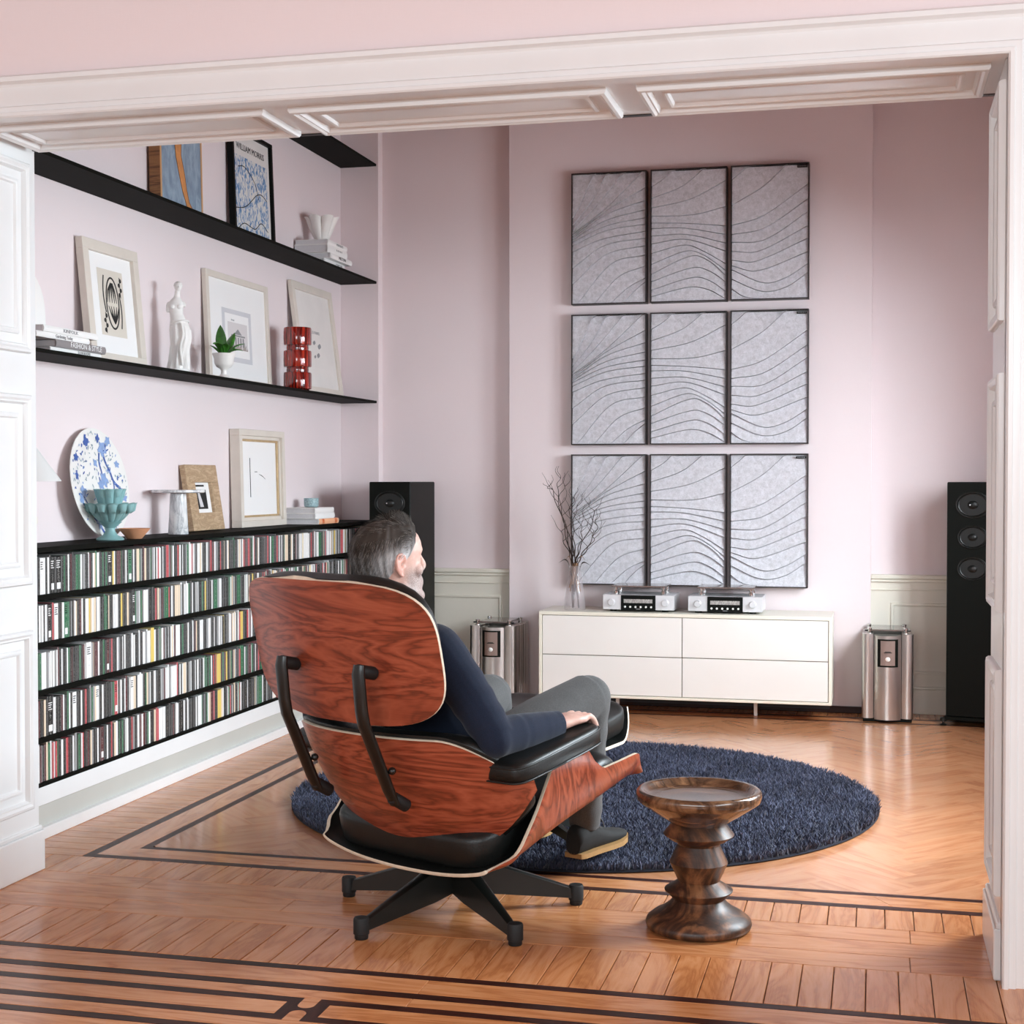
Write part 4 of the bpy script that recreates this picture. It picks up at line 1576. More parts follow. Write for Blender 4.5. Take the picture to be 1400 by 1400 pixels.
# ================================================================== BACK WALL
# ---- nine acoustic panels of overlapping felt strips
t_ = NT('grey_marled_felt')
v = t_.coord('Object')
a1 = t_.noise(t_.coord('Object', (1, 1, 1)), 42, 5, 0.65, 0.5)
a2 = t_.noise(t_.coord('Object', (1, 1, 1)), 150, 3, 0.6)
f_ = t_.math('ADD', t_.math('MULTIPLY', a1, 0.65), t_.math('MULTIPLY', a2, 0.35))
t_.l(t_.ramp(f_, [(0.36, rgb(186, 186, 190)), (0.5, rgb(205, 205, 210)), (0.64, rgb(222, 222, 228))]), t_.b.inputs['Base Color'])
t_.set(Roughness=0.95)
t_.b.inputs['Sheen Weight'].default_value = 0.15
t_.bump(f_, 0.12, 0.003)
M['felt'] = t_.m
PXR = ((-1.5975, -1.1905), (-1.1700, -0.7650), (-0.7460, -0.3420))
PZR = ((2.157, 2.860), (1.404, 2.104), (0.652, 1.353))
# felt edge curves per column, (x, height) in unit panel, top to bottom
def _c(x0, x1, pts):
    return [((x - x0) / (x1 - x0), (800 - y) / 695.0) for x, y in pts]


WAVES = [
    [_c(82, 476, p) for p in (
        [(85, 330), (130, 250), (195, 105)], [(85, 372), (180, 255), (270, 100)], [(85, 402), (220, 265), (360, 100)], [(85, 420), (260, 290), (470, 95)],
        [(85, 432), (260, 305), (476, 188)], [(85, 442), (260, 325), (476, 255)], [(85, 450), (260, 355), (476, 305)], [(85, 462), (260, 385), (476, 348)],
        [(85, 482), (260, 410), (476, 382)], [(85, 515), (240, 455), (476, 420)], [(85, 602), (250, 490), (476, 457)], [(85, 690), (260, 540), (476, 497)],
        [(110, 795), (290, 590), (476, 547)], [(200, 800), (330, 660), (476, 605)], [(290, 800), (380, 720), (476, 670)], [(360, 800), (420, 735), (476, 690)])],
    [_c(506, 908, p) for p in (
        [(506, 185), (580, 140), (640, 80)], [(506, 247), (680, 185), (812, 80)], [(506, 298), (720, 258), (908, 170)], [(506, 343), (740, 342), (908, 306)],
        [(506, 378), (700, 388), (908, 409)], [(506, 408), (680, 412), (908, 455)], [(506, 448), (690, 446), (908, 500)], [(506, 490), (690, 472), (908, 542)],
        [(506, 540), (690, 502), (790, 540), (908, 610)], [(506, 598), (700, 533), (790, 560), (908, 645)], [(506, 650), (730, 560), (830, 600), (908, 672)],
        [(506, 690), (740, 622), (830, 650), (908, 705)], [(506, 735), (740, 674), (830, 700), (908, 755)], [(506, 770), (720, 725), (820, 745), (908, 795)])],
    [_c(934, 1344, p) for p in (
        [(934, 168), (990, 125), (1055, 60)], [(934, 302), (1110, 205), (1270, 60)], [(934, 408), (1100, 365), (1344, 208)], [(934, 456), (1110, 428), (1344, 285)],
        [(934, 498), (1110, 490), (1344, 352)], [(934, 545), (1080, 548), (1344, 425)], [(934, 592), (1060, 602), (1344, 490)], [(934, 622), (1070, 652), (1344, 560)],
        [(934, 642), (1110, 716), (1230, 690), (1344, 622)], [(934, 692), (1100, 760), (1230, 740), (1344, 668)], [(934, 742), (1000, 785), (1100, 800)])],
]


def wave_eval(pts, x):
    xs = [p[0] for p in pts]
    ys = [p[1] for p in pts]
    n = len(pts)
    if x < xs[0]:
        s = (ys[1] - ys[0]) / (xs[1] - xs[0])
        return ys[0] + s * (x - xs[0])
    if x > xs[-1]:
        s = (ys[-1] - ys[-2]) / (xs[-1] - xs[-2]) * 1.1
        return ys[-1] + s * (x - xs[-1])
    # monotone-ish cubic Hermite
    i = max(k for k in range(n - 1) if xs[k] <= x)
    def sl(k):
        if k == 0:
            return (ys[1] - ys[0]) / (xs[1] - xs[0])
        if k == n - 1:
            return (ys[-1] - ys[-2]) / (xs[-1] - xs[-2])
        return (ys[k + 1] - ys[k - 1]) / (xs[k + 1] - xs[k - 1])
    h = xs[i + 1] - xs[i]
    t = (x - xs[i]) / h
    m0, m1 = sl(i) * h, sl(i + 1) * h
    return (2 * t ** 3 - 3 * t ** 2 + 1) * ys[i] + (t ** 3 - 2 * t ** 2 + t) * m0 + (-2 * t ** 3 + 3 * t ** 2) * ys[i + 1] + (t ** 3 - t ** 2) * m1


COLN = ('left', 'middle', 'right')
ROWP = ('top', 'middle', 'bottom')
YF = 7.845
proto = {}
for rI in range(3):
    z0, z1 = PZR[rI]
    for cI in range(3):
        x0, x1 = PXR[cI]
        w, h = x1 - x0, z1 - z0
        t = thing('acoustic_panel', '%s-column grey wavy felt panel in the %s row of nine' % (COLN[cI], ROWP[rI]), 'wall panel', ((x0 + x1) / 2, 7.928, z0), 0, 'grey felt wall panels')
        fw = 0.006
        for nm, bx in (('frame_side', (-w / 2, -w / 2 + fw, 0, h)), ('frame_side', (w / 2 - fw, w / 2, 0, h)), ('frame_edge', (-w / 2 + fw, w / 2 - fw, 0, fw)), ('frame_edge', (-w / 2 + fw, w / 2 - fw, h - fw, h))):
            b = MB()
            b.box(bx[0], bx[1], -0.062, 0.0, bx[2], bx[3], 0.0006)
            b.obj(nm, M['frame_black'], t, 0)
        b = MB()
        b.box(-w / 2 + fw, w / 2 - fw, -0.014, -0.001, fw, h - fw)
        b.obj('felt_backing', M['felt'], t, 0)
        NX = 22
        xs = [i / NX for i in range(NX + 1)]
        curves = [[1.0] * (NX + 1)]
        for p in WAVES[cI]:
            prev = curves[-1]
            curves.append([min(max(0.0, min(1.0, wave_eval(p, x))), prev[i]) for i, x in enumerate(xs)])
        curves.append([0.0] * (NX + 1))
        iw, ih = w - 2 * fw, h - 2 * fw
        for k in range(len(curves) - 1):
            up, lo = curves[k], curves[k + 1]
            if max(a - c for a, c in zip(up, lo)) < 0.004:
                continue
            key = (cI, k)
            if key not in proto or True:
                rows = []
                for i, x in enumerate(xs):
                    X = -iw / 2 + x * iw
                    zt, zb = fw + up[i] * ih, fw + lo[i] * ih
                    hgt = zt - zb
                    # lapped like clapboards: lower edge stands proud, upper edge tucked under the strip above
                    proud = 0.056
                    tuck = proud - min(0.012, 0.25 * hgt + 0.003)
                    if k > 0:
                        zt -= min(0.0032, 0.25 * hgt)
                    rows.append([(X, -0.014, zb), (X, -proud, zb), (X, -(proud * 0.55 + tuck * 0.45), zb + hgt * 0.45), (X, -tuck, zt), (X, -0.014, zt)])
                b = MB()
                b.grid(rows)
                b.add(rows[0], [(0, 1, 2, 3, 4)])
                b.add(rows[-1], [(4, 3, 2, 1, 0)])
                b.obj('felt_strip', M['felt'], t, 30)
        if cI == 2:
            b = MB()
            b.box(w / 2 - 0.062, w / 2 - 0.010, -0.0630, -0.0555, h - 0.026, h - 0.014, 0.0006)
            b.obj('maker_tag', M['black'], t, 0)
            b = MB()
            for q in range(5):
                b.box(w / 2 - 0.056 + q * 0.0085, w / 2 - 0.050 + q * 0.0085, -0.0634, -0.0630, h - 0.0218, h - 0.0182)
            b.obj('tag_print', M['ink_grey'], t, 0, kind='stuff')

# ---- sideboard
sx0, sx1, sy0, sy1, sz0, sz1 = -1.704, -0.208, 7.55, 7.905, 0.090, 0.532
sb = thing('sideboard', 'long low white lacquer sideboard with four drawer fronts on thin legs', 'sideboard', ((sx0 + sx1) / 2, (sy0 + sy1) / 2, 0))
hx, hy = (sx1 - sx0) / 2, (sy1 - sy0) / 2
for nm, bx in (('top_board', (-hx, hx, -hy, hy, sz1 - 0.018, sz1)), ('bottom_board', (-hx, hx, -hy, hy, sz0, sz0 + 0.014)), ('side_board', (-hx, -hx + 0.016, -hy, hy, sz0 + 0.014, sz1 - 0.018)), ('side_board', (hx - 0.016, hx, -hy, hy, sz0 + 0.014, sz1 - 0.018))):
    b = MB()
    b.box(*bx, 0.0015)
    b.obj(nm, M['lacquer_edge'], sb)
b = MB()
b.box(-hx + 0.016, hx - 0.016, -hy + 0.022, hy - 0.004, sz0 + 0.014, sz1 - 0.018)
b.obj('carcass', M['gap'], sb, 0)
zm = 0.308
for xa, xb in ((-hx + 0.019, -0.002), (0.002, hx - 0.019)):
    for za, zb in ((sz0 + 0.017, zm - 0.002), (zm + 0.002, sz1 - 0.021)):
        b = MB()
        b.box(xa, xb, -hy + 0.003, -hy + 0.021, za, zb, 0.0012)
        b.obj('drawer_front', M['lacquer'], sb)
for xl in (-0.36, 0.36):
    for yl in (0.0,):
        b = MB()
        b.box(xl - 0.009, xl + 0.009, yl - 0.012, yl + 0.012, 0.0, sz0, 0.001)
        b.obj('leg', M['lacquer'], sb)
b = MB()
b.box(-hx + 0.02, hx - 0.02, hy - 0.004, hy + 0.004, 0.02, sz0 + 0.02)
b.obj('back_rail', M['frame_black'], sb, 0)

# ---- two amplifiers on the sideboard
def stereo_amp(name, label, xc, w):
    t = thing(name, label, 'amplifier', (xc, 7.735, sz1 + 0.0005), 0, 'silver amplifiers on the sideboard')
    d = 0.23
    b = MB()
    b.box(-w / 2, w / 2, -d / 2, d / 2, 0.010, 0.088, 0.002)
    b.obj('chassis', M['silver'], t)
    for sx in (-1, 1):
        for sy in (-1, 1):
            b = MB()
            b.lathe([(0.016, 0), (0.018, 0.002), (0.018, 0.010), (0, 0.010)], 16, (sx * (w / 2 - 0.05), sy * (d / 2 - 0.03), 0))
            b.obj('foot', M['black'], t)
    b = MB()
    b.box(-0.090, 0.090, -d / 2 - 0.006, -d / 2 + 0.001, 0.006, 0.086, 0.001)
    f = b.obj('fascia', M['black'], t)
    b = MB()
    b.box(-0.075, 0.075, -d / 2 - 0.0072, -d / 2 - 0.0055, 0.046, 0.066)
    b.obj('display', M['display'], t, 0)
    for k in range(6):
        b = MB()
        b.Mx = Matrix.Translation((-0.068 + k * 0.0272, -d / 2 - 0.006, 0.026)) @ Matrix.Rotation(PI / 2, 4, 'X')
        b.lathe([(0.0055, 0), (0.0055, 0.003), (0.004, 0.004), (0, 0.004)], 12)
        b.obj('button', M['lacquer'], t)
    b = MB()
    b.box(-0.010, 0.012, -d / 2 - 0.0066, -d / 2 - 0.0058, 0.0135, 0.0165)
    b.obj('maker_mark', M['ink_grey'], t, 0)
    for s in (-1, 1):
        b = MB()
        b.Mx = Matrix.Translation((s * 0.140, -d / 2 - 0.0005, 0.048)) @ Matrix.Rotation(PI / 2, 4, 'X')
        b.lathe([(0.020, 0), (0.020, 0.003), (0.0165, 0.004), (0.0160, 0.014), (0.015, 0.016), (0, 0.016)], 24)
        b.obj('knob', M['silver'], t)
    # raised glass deck on chrome pillars
    for sx in (-1, 1):
        for sy in (-1, 1):
            b = MB()
            b.lathe([(0.009, 0.0875), (0.013, 0.090), (0.013, 0.104), (0.009, 0.106), (0.009, 0.114), (0.012, 0.116), (0.012, 0.126), (0, 0.126)], 16, (sx * (w / 2 - 0.062), sy * (d / 2 - 0.045), 0))
            b.obj('pillar', M['chrome'], t)
    b = MB()
    b.box(-w / 2 + 0.045, w / 2 - 0.045, -d / 2 + 0.012, d / 2 - 0.012, 0.1262, 0.1345, 0.001)
    b.obj('glass_deck', M['smoke_glass'], t)
    return t


t_ = NT('amp_display')
nz = t_.noise(t_.coord('Object', (60, 1, 30)), 3, 2)
t_.l(t_.ramp(nz, [(0.4, rgb(150, 146, 142)), (0.7, rgb(190, 186, 180))]), t_.b.inputs['Base Color'])
t_.set(Roughness=0.2)
M['display'] = t_.m
stereo_amp('stereo_amplifier', 'left silver amplifier with a black display, nearer the twig vase', -1.192, 0.372)
stereo_amp('stereo_amplifier', 'right silver amplifier with a black display, at the middle of the sideboard', -0.745, 0.378)

# ---- vase and twigs
va = thing('glass_vase', 'clear tapering glass vase at the left end of the sideboard', 'vase', (-1.535, 7.665, sz1 + 0.0005))
b = MB()
b.lathe([(0.0, 0.0), (0.055, 0.0), (0.058, 0.004), (0.054, 0.06), (0.044, 0.13), (0.034, 0.19), (0.031, 0.215), (0.035, 0.232), (0.0335, 0.232), (0.0295, 0.215), (0.0325, 0.19), (0.0425, 0.13), (0.0525, 0.06), (0.055, 0.012), (0.0, 0.010)], 36, cap=False)
b.obj('glass', M['clear'], va, 50)
M['twig'] = plain('dark_twig_bark', rgb(58, 44, 38), 0.7, var=0.25, vscale=60)
M['stem'] = plain('dry_pale_stem', rgb(150, 116, 88), 0.7, var=0.2, vscale=40)
tw = thing('twig_bunch', 'bunch of dark curling corkscrew twigs standing in the glass vase', 'twigs', (-1.535, 7.665, sz1 + 0.012))
r = random.Random(11)
PX = 1 / 262.0
tips = [((-0.170, 0.655), (-0.115, 0.60), 0), ((-0.10, 0.745), (-0.10, 0.60), 1), ((-0.050, 0.71), (-0.075, 0.55), 2), ((0.0, 0.63), (-0.04, 0.50), 3), ((0.055, 0.60), (0.0, 0.45), 4), ((0.075, 0.58), (0.10, 0.48), 5), ((0.118, 0.52), (0.11, 0.40), 6), ((0.09, 0.44), (0.10, 0.35), 7), ((-0.07, 0.46), (-0.08, 0.38), 8), ((0.03, 0.49), (0.045, 0.38), 9)]
for (tx, tz), (mx, mz), k in tips:
    base = Vector((0.020 * math.cos(k * 2.1), 0.018 * math.sin(k * 2.1), 0.0))
    neck = Vector((0.016 * math.cos(k * 1.7 + 2), 0.014 * math.sin(k * 1.7), 0.215))
    yk = 0.06 * math.sin(k * 2.6)
    pts = [base, neck, Vector((neck.x * 0.4 + mx * 0.45, yk * 0.4, 0.215 + (mz - 0.215) * 0.5)), Vector((mx, yk * 0.8, mz)), Vector((mx * 0.4 + tx * 0.6 + 0.012 * math.sin(k), yk, mz * 0.45 + tz * 0.55)), Vector((tx, yk * 1.1, tz))]
    P = crv(pts, 7)
    n = len(P)
    P = [p + Vector((0.006 * math.sin(i * 0.9 + k) * (i > 8), 0.006 * math.cos(i * 0.8 + 2 * k) * (i > 8), 0)) for i, p in enumerate(P)]
    b = MB()
    b.tube(P, [0.0034 * (1 - 0.72 * i / (n - 1)) for i in range(n)], 6)
    q = b.obj('twig', M['twig'], tw, 60)
    for m in range(3):                                    # side shoots
        i0 = int(n * (0.5 + 0.13 * m + 0.06 * r.random()))
        p0 = P[min(i0, n - 2)]
        s = (-1) ** (m + k)
        L = 0.10 * (1 - 0.22 * m)
        sh = crv([p0, p0 + Vector((s * L * 0.35, 0.01, L * 0.35)), p0 + Vector((s * L * 0.45, 0.02 * s, L * 0.75)), p0 + Vector((s * L * (0.75 if m % 2 else 0.35), 0.0, L * 1.15))], 4)
        b = MB()
        b.tube(sh, [0.0016 * (1 - 0.6 * i / (len(sh) - 1)) for i in range(len(sh))], 5)
        b.obj('side_shoot', M['twig'], q, 60)
for k, (dx, dz) in enumerate(((-0.085, 0.235), (0.09, 0.222), (-0.05, 0.25), (0.06, 0.252))):
    b = MB()
    rows = []
    P = crv([(0.01 * k - 0.015, 0, 0.02), (0.3 * dx, -0.01, 0.20), (dx * 0.55, -0.015, dz + 0.018), (dx, -0.02, dz)], 5)
    rows = [[p + Vector((0, 0, 0.004 * math.sin(PI * i / (len(P) - 1)))), p + Vector((0, -0.006, 0)), p - Vector((0, 0, 0.004 * math.sin(PI * i / (len(P) - 1))))] for i, p in enumerate(P)]
    b.grid(rows)
    o = b.obj('dry_blade', M['twig'] if k < 2 else M['stem'], tw, 60)
    o.modifiers.new('thick', 'SOLIDIFY').thickness = 0.001
for k in range(7):
    b = MB()
    a = k * 0.9
    b.tube([(0.03 * math.cos(a), 0.03 * math.sin(a), 0.085 + 0.02 * (k % 3)), (0.012 * math.cos(a), 0.012 * math.sin(a), 0.17), (0.015 * math.cos(a + 1), 0.012 * math.sin(a), 0.235)], 0.004, 6)
    b.obj('stalk', M['stem'], tw, 60)

# ---- floor-standing power amplifiers (tower blocks of brushed metal)
M['meter'] = plain('smoked_pink_meter', rgb(140, 120, 112), 0.15, coat=0.5, var=0.06)


def tower_amp(name, label, x, y, rz):
    t = thing(name, label, 'amplifier', (x, y, 0.001), rz)
    W, D, H = 0.250, 0.300, 0.452
    b = MB()
    b.box(-W / 2 + 0.006, W / 2 - 0.006, -D / 2 + 0.02, D / 2, 0, 0.020, 0.002)
    b.obj('base', M['black'], t)
    # two front fins (extruded columns)
    for s in (-1, 1):
        b = MB()
        xo, xi = s * W / 2, s * (W / 2 - 0.056)
        prof = [(xo, -D / 2 + 0.030), (xo - s * 0.004, -D / 2 + 0.016), (xo - s * 0.016, -D / 2 + 0.010), (xo - s * 0.040, -D / 2 + 0.010), (xi, -D / 2 + 0.020), (xi, -D / 2 + 0.075), (xo, -D / 2 + 0.075)]
        b.prism(prof, 0.018, H - 0.010)
        b.obj('front_fin', M['steel'], t, 50)
    # bowed central column
    b = MB()
    n = 12
    pts = [(-0.066 + 0.132 * i / n, -D / 2 + 0.022 - 0.030 * math.sin(PI * i / n) ** 0.8) for i in range(n + 1)] + [(0.066, -D / 2 + 0.09), (-0.066, -D / 2 + 0.09)]
    b.prism(pts, 0.012, H - 0.018)
    b.obj('centre_column', M['steel'], t, 40)
    b = MB()
    b.box(-0.072, 0.072, -D / 2 + 0.05, -D / 2 + 0.08, 0.02, H - 0.022)
    b.obj('dark_gap', M['black'], t, 0)
    # meter window let into the column
    b = MB()
    rows = []
    for i in range(9):
        x_ = -0.050 + 0.100 * i / 8
        yy = -D / 2 + 0.022 - 0.030 * math.sin(PI * (x_ + 0.066) / 0.132) ** 0.8 - 0.0015
        rows.append([(x_, yy, 0.278), (x_, yy, 0.284), (x_, yy, 0.412), (x_, yy, 0.418)])
    b.grid(rows)
    b.obj('meter_surround', M['black'], t, 60)
    b = MB()
    rows = [[(p[0] * 0.93, p[1] - 0.0012, 0.286), (p[0] * 0.93, p[1] - 0.0012, 0.410)] for p in [r_[0] for r_ in rows]]
    b.grid(rows)
    mw = b.obj('meter_window', M['meter'], t, 60)
    b = MB()
    b.sphere((0.0, -D / 2 - 0.0085, 0.318), (0.013, 0.006, 0.012), 14, 10)
    b.obj('power_knob', M['lacquer'], t)
    b = MB()
    b.box(-0.020, 0.020, -D / 2 - 0.0125, -D / 2 - 0.0100, 0.350, 0.353)
    b.box(-0.014, 0.014, -D / 2 - 0.0125, -D / 2 - 0.0100, 0.354, 0.357)
    b.obj('meter_print', M['ink'], t, 0)
    # finned heat-sink body behind
    b = MB()
    b.box(-W / 2 + 0.05, W / 2 - 0.05, -D / 2 + 0.075, D / 2 - 0.02, 0.02, H - 0.02, 0.002)
    b.obj('body', M['black'], t)
    for s in (-1, 1):
        for k in range(5):
            y0 = -D / 2 + 0.090 + k * 0.038
            b = MB()
            b.box(s * (W / 2 - 0.05), s * (W / 2 - 0.004), y0, y0 + 0.030 if k % 2 else y0 + 0.022, 0.018, H - 0.012, 0.003)
            b.obj('side_fin', M['steel'], t)
        b = MB()
        b.box(s * (W / 2 - 0.03), s * (W / 2 - 0.006), D / 2 - 0.03, D / 2 - 0.001, 0.018, H - 0.006, 0.002)
        b.obj('rear_plate', M['steel'], t)
    # top bridge: chrome posts and glass plate
    for sx in (-1, 1):
        for sy in (-1, 1):
            b = MB()
            b.lathe([(0.011, 0), (0.013, 0.004), (0.013, 0.018), (0.009, 0.021), (0.009, 0.030), (0.012, 0.032), (0.012, 0.040), (0.005, 0.044), (0, 0.044)], 14, (sx * 0.088, -D / 2 + (0.045 if sy < 0 else D - 0.05), H - 0.022))
            b.obj('post', M['chrome'], t)
    b = MB()
    b.box(-0.080, 0.080, -D / 2 + 0.026, D / 2 - 0.03, H + 0.004, H + 0.012, 0.001)
    b.obj('glass_plate', M['smoke_glass'], t)
    b = MB()
    b.box(-0.112, 0.112, -D / 2 + 0.040, -D / 2 + 0.050, H + 0.002, H + 0.008, 0.001)
    b.obj('cross_bar', M['black'], t)


tower_amp('tower_amplifier', 'brushed steel tower amplifier on the floor at the right of the sideboard', 0.060, 7.800, rad(1))
tower_amp('tower_amplifier', 'brushed steel tower amplifier on the floor at the left of the sideboard, behind the man', -1.965, 7.745, rad(-3))

# ---- loudspeakers
M['cone'] = plain('matt_black_cone', rgb(20, 21, 20), 0.45, var=0.1)
M['ring'] = plain('dark_driver_ring', rgb(22, 24, 22), 0.4, var=0.05)


def speaker(name, label, x, y, rz, W, D, H=1.205):
    t = thing(name, label, 'loudspeaker', (x, y, 0.0005), rz)
    b = MB()
    b.box(-W / 2, W / 2, -D / 2, D / 2, 0.045, H, 0.004)
    b.obj('cabinet', M['black'], t)
    b = MB()
    b.box(-W / 2 - 0.012, W / 2 + 0.012, -D / 2 - 0.010, D / 2 + 0.01, 0.026, 0.045, 0.004)
    b.obj('plinth', M['black'], t)
    for sx in (-1, 1):
        for sy in (-1, 1):
            b = MB()
            b.lathe([(0.016, 0), (0.017, 0.004), (0.006, 0.010), (0.006, 0.018), (0.016, 0.021), (0.016, 0.036), (0.006, 0.040), (0.0, 0.040)], 14, (sx * (W / 2 + 0.010), sy * (D / 2 + 0.004), 0))
            b.obj('spike_foot', M['black_metal'], t)
    for zc, rx, rz_, dome in ((1.093, 0.084, 0.066, 0.012), (0.934, 0.074, 0.058, 0.030), (0.779, 0.074, 0.058, 0.030)):
        b = MB()
        b.Mx = Matrix.Translation((0, -D / 2, zc)) @ Matrix.Rotation(PI / 2, 4, 'X') @ Matrix.Diagonal((1, rz_ / rx, 1, 1))
        b.lathe([(rx, -0.001), (rx, 0.004), (rx * 0.96, 0.006), (rx * 0.91, 0.005), (rx * 0.90, -0.001)], 40, cap=False)
        dr = b.obj('driver', M['ring'], t, 50)
        b = MB()
        b.Mx = Matrix.Translation((0, -D / 2, zc)) @ Matrix.Rotation(PI / 2, 4, 'X') @ Matrix.Diagonal((1, rz_ / rx, 1, 1))
        b.lathe([(rx * 0.90, 0.002), (rx * 0.84, 0.006), (rx * 0.78, 0.002), (rx * 0.32, -0.0 + 0.001), (rx * 0.30, 0.004), (rx * 0.22, 0.010), (rx * 0.1, 0.013), (0, 0.0135)], 40)
        b.obj('cone', M['cone'], dr, 60)
        if dome < 0.02:
            b = MB()
            b.sphere((-0.012, -D / 2 - 0.015, zc + 0.0), (0.0035, 0.002, 0.0035), 8, 6)
            b.obj('tweeter_tip', M['silver'], dr)
    return t


speaker('loudspeaker', 'tall black loudspeaker tower at the right, partly behind the right jamb', 0.500, 7.762, rad(-14), 0.250, 0.300)
speaker('loudspeaker', 'tall black loudspeaker tower at the left, behind the seated man', -2.470, 7.620, 0, 0.226, 0.440, 1.205)

# ================================================================== RUG, STOOL, CHAIR, OTTOMAN
# ---- round shaggy rug
RC, RR = (-1.085, 5.575), 1.105
rug = thing('round_rug', 'round navy blue shaggy rug under the chair and the feet', 'rug', (RC[0], RC[1], 0.0005))
b = MB()
b.lathe([(RR - 0.01, 0), (RR, 0.004), (RR - 0.004, 0.010), (0, 0.012)], 96)
M['rug_base'] = plain('navy_rug_backing', rgb(26, 28, 38), 0.95)
b.obj('backing', M['rug_base'], rug, 30)
t_ = NT('navy_pile')
at = t_.n('ShaderNodeAttribute')
at.attribute_name = 'tone'
sp = t_.n('ShaderNodeSeparateColor')
t_.l(at.outputs['Color'], sp.inputs[0])
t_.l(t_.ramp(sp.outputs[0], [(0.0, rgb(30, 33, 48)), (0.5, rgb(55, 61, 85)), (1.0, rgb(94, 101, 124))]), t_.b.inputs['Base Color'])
t_.set(Roughness=0.9)
t_.b.inputs['Sheen Weight'].default_value = 0.3
M['pile'] = t_.m
rs = np.random.RandomState(3)
NP = 120000
ra = rs.rand(NP) * 2 * np.pi
rq = RR * np.sqrt(rs.rand(NP)) * 0.998
px, py = rq * np.cos(ra), rq * np.sin(ra)
hh = 0.016 + 0.012 * rs.rand(NP)
la = rs.rand(NP) * 2 * np.pi + 0.6 * np.sin(px * 9) + 0.5 * np.cos(py * 7)
lm = 0.006 + 0.012 * rs.rand(NP)
wa = rs.rand(NP) * 2 * np.pi
ww = 0.0016 + 0.0013 * rs.rand(NP)
V = np.zeros((NP, 5, 3), dtype=np.float32)
bx, by = px, py
mxx, myy = px + np.cos(la) * lm * 0.4, py + np.sin(la) * lm * 0.4
tx, ty = px + np.cos(la) * lm, py + np.sin(la) * lm
cw, sw = np.cos(wa) * ww, np.sin(wa) * ww
V[:, 0] = np.stack([bx - cw, by - sw, np.full(NP, 0.009)], 1)
V[:, 1] = np.stack([bx + cw, by + sw, np.full(NP, 0.009)], 1)
V[:, 2] = np.stack([mxx + cw * 0.9, myy + sw * 0.9, 0.009 + hh * 0.6], 1)
V[:, 3] = np.stack([mxx - cw * 0.9, myy - sw * 0.9, 0.009 + hh * 0.6], 1)
V[:, 4] = np.stack([tx, ty, 0.009 + hh], 1)
base = (np.arange(NP) * 5)[:, None]
loops = np.concatenate([base + np.array([0, 1, 2, 3]), base + np.array([3, 2, 4])], 1).astype(np.int32)
me = bpy.data.meshes.new('pile')
me.vertices.add(NP * 5)
me.vertices.foreach_set('co', V.ravel())
me.loops.add(NP * 7)
me.loops.foreach_set('vertex_index', loops.ravel())
me.polygons.add(NP * 2)
st_ = (np.arange(NP) * 7)[:, None] + np.array([0, 4])
me.polygons.foreach_set('loop_start', st_.ravel().astype(np.int32))
me.polygons.foreach_set('loop_total', np.tile([4, 3], NP).astype(np.int32))
me.update(calc_edges=True)
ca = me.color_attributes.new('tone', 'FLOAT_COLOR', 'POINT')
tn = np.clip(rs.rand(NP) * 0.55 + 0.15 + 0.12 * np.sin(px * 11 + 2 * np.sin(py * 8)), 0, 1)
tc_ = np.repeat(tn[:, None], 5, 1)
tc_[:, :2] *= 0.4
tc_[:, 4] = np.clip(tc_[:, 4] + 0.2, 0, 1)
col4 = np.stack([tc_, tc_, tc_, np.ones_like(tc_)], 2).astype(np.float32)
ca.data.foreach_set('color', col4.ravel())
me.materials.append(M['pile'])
o = bpy.data.objects.new('pile', me)
C.objects.link(o)
o.parent = rug
o['kind'] = 'stuff'

# ---- turned walnut stool
sl = thing('turned_stool', 'dark turned walnut stool with a dished top, in front of the rug', 'stool', (-0.462, 4.020, 0.0005))
b = MB()
b.lathe([(0, 0.358), (0.118, 0.360), (0.140, 0.364), (0.148, 0.376), (0.154, 0.3795), (0.162, 0.380), (0.168, 0.375), (0.170, 0.366), (0.168, 0.352), (0.160, 0.345), (0.120, 0.317), (0.092, 0.300), (0.078, 0.290), (0.072, 0.287)], 72, cap=False)
b.obj('seat', M['walnut_seat'], sl, 50)
b = MB()
b.lathe([(0.072, 0.2875), (0.078, 0.280), (0.0945, 0.2595), (0.0955, 0.2580), (0.0948, 0.2562), (0.075, 0.242), (0.060, 0.235), (0.057, 0.229), (0.060, 0.222), (0.0775, 0.185), (0.079, 0.182), (0.0775, 0.178), (0.060, 0.139), (0.056, 0.131), (0.062, 0.126), (0.091, 0.108), (0.0925, 0.106), (0.0915, 0.1035), (0.075, 0.088), (0.070, 0.082)], 64, cap=False)
b.obj('turned_column', M['walnut'], sl, 24)
b = MB()
b.lathe([(0.070, 0.082), (0.078, 0.070), (0.098, 0.054), (0.124, 0.040), (0.140, 0.027), (0.144, 0.016), (0.140, 0.006), (0.128, 0.0), (0, 0.0)], 64, cap=False)
b.obj('foot', M['walnut'], sl, 50)

# ---- lounge chair
CHX, CHY, CHA = -1.148, 4.017, rad(27)
chair = thing('lounge_chair', 'moulded rosewood and black leather lounge chair seen from behind', 'chair', (CHX, CHY, 0.0005), -CHA)
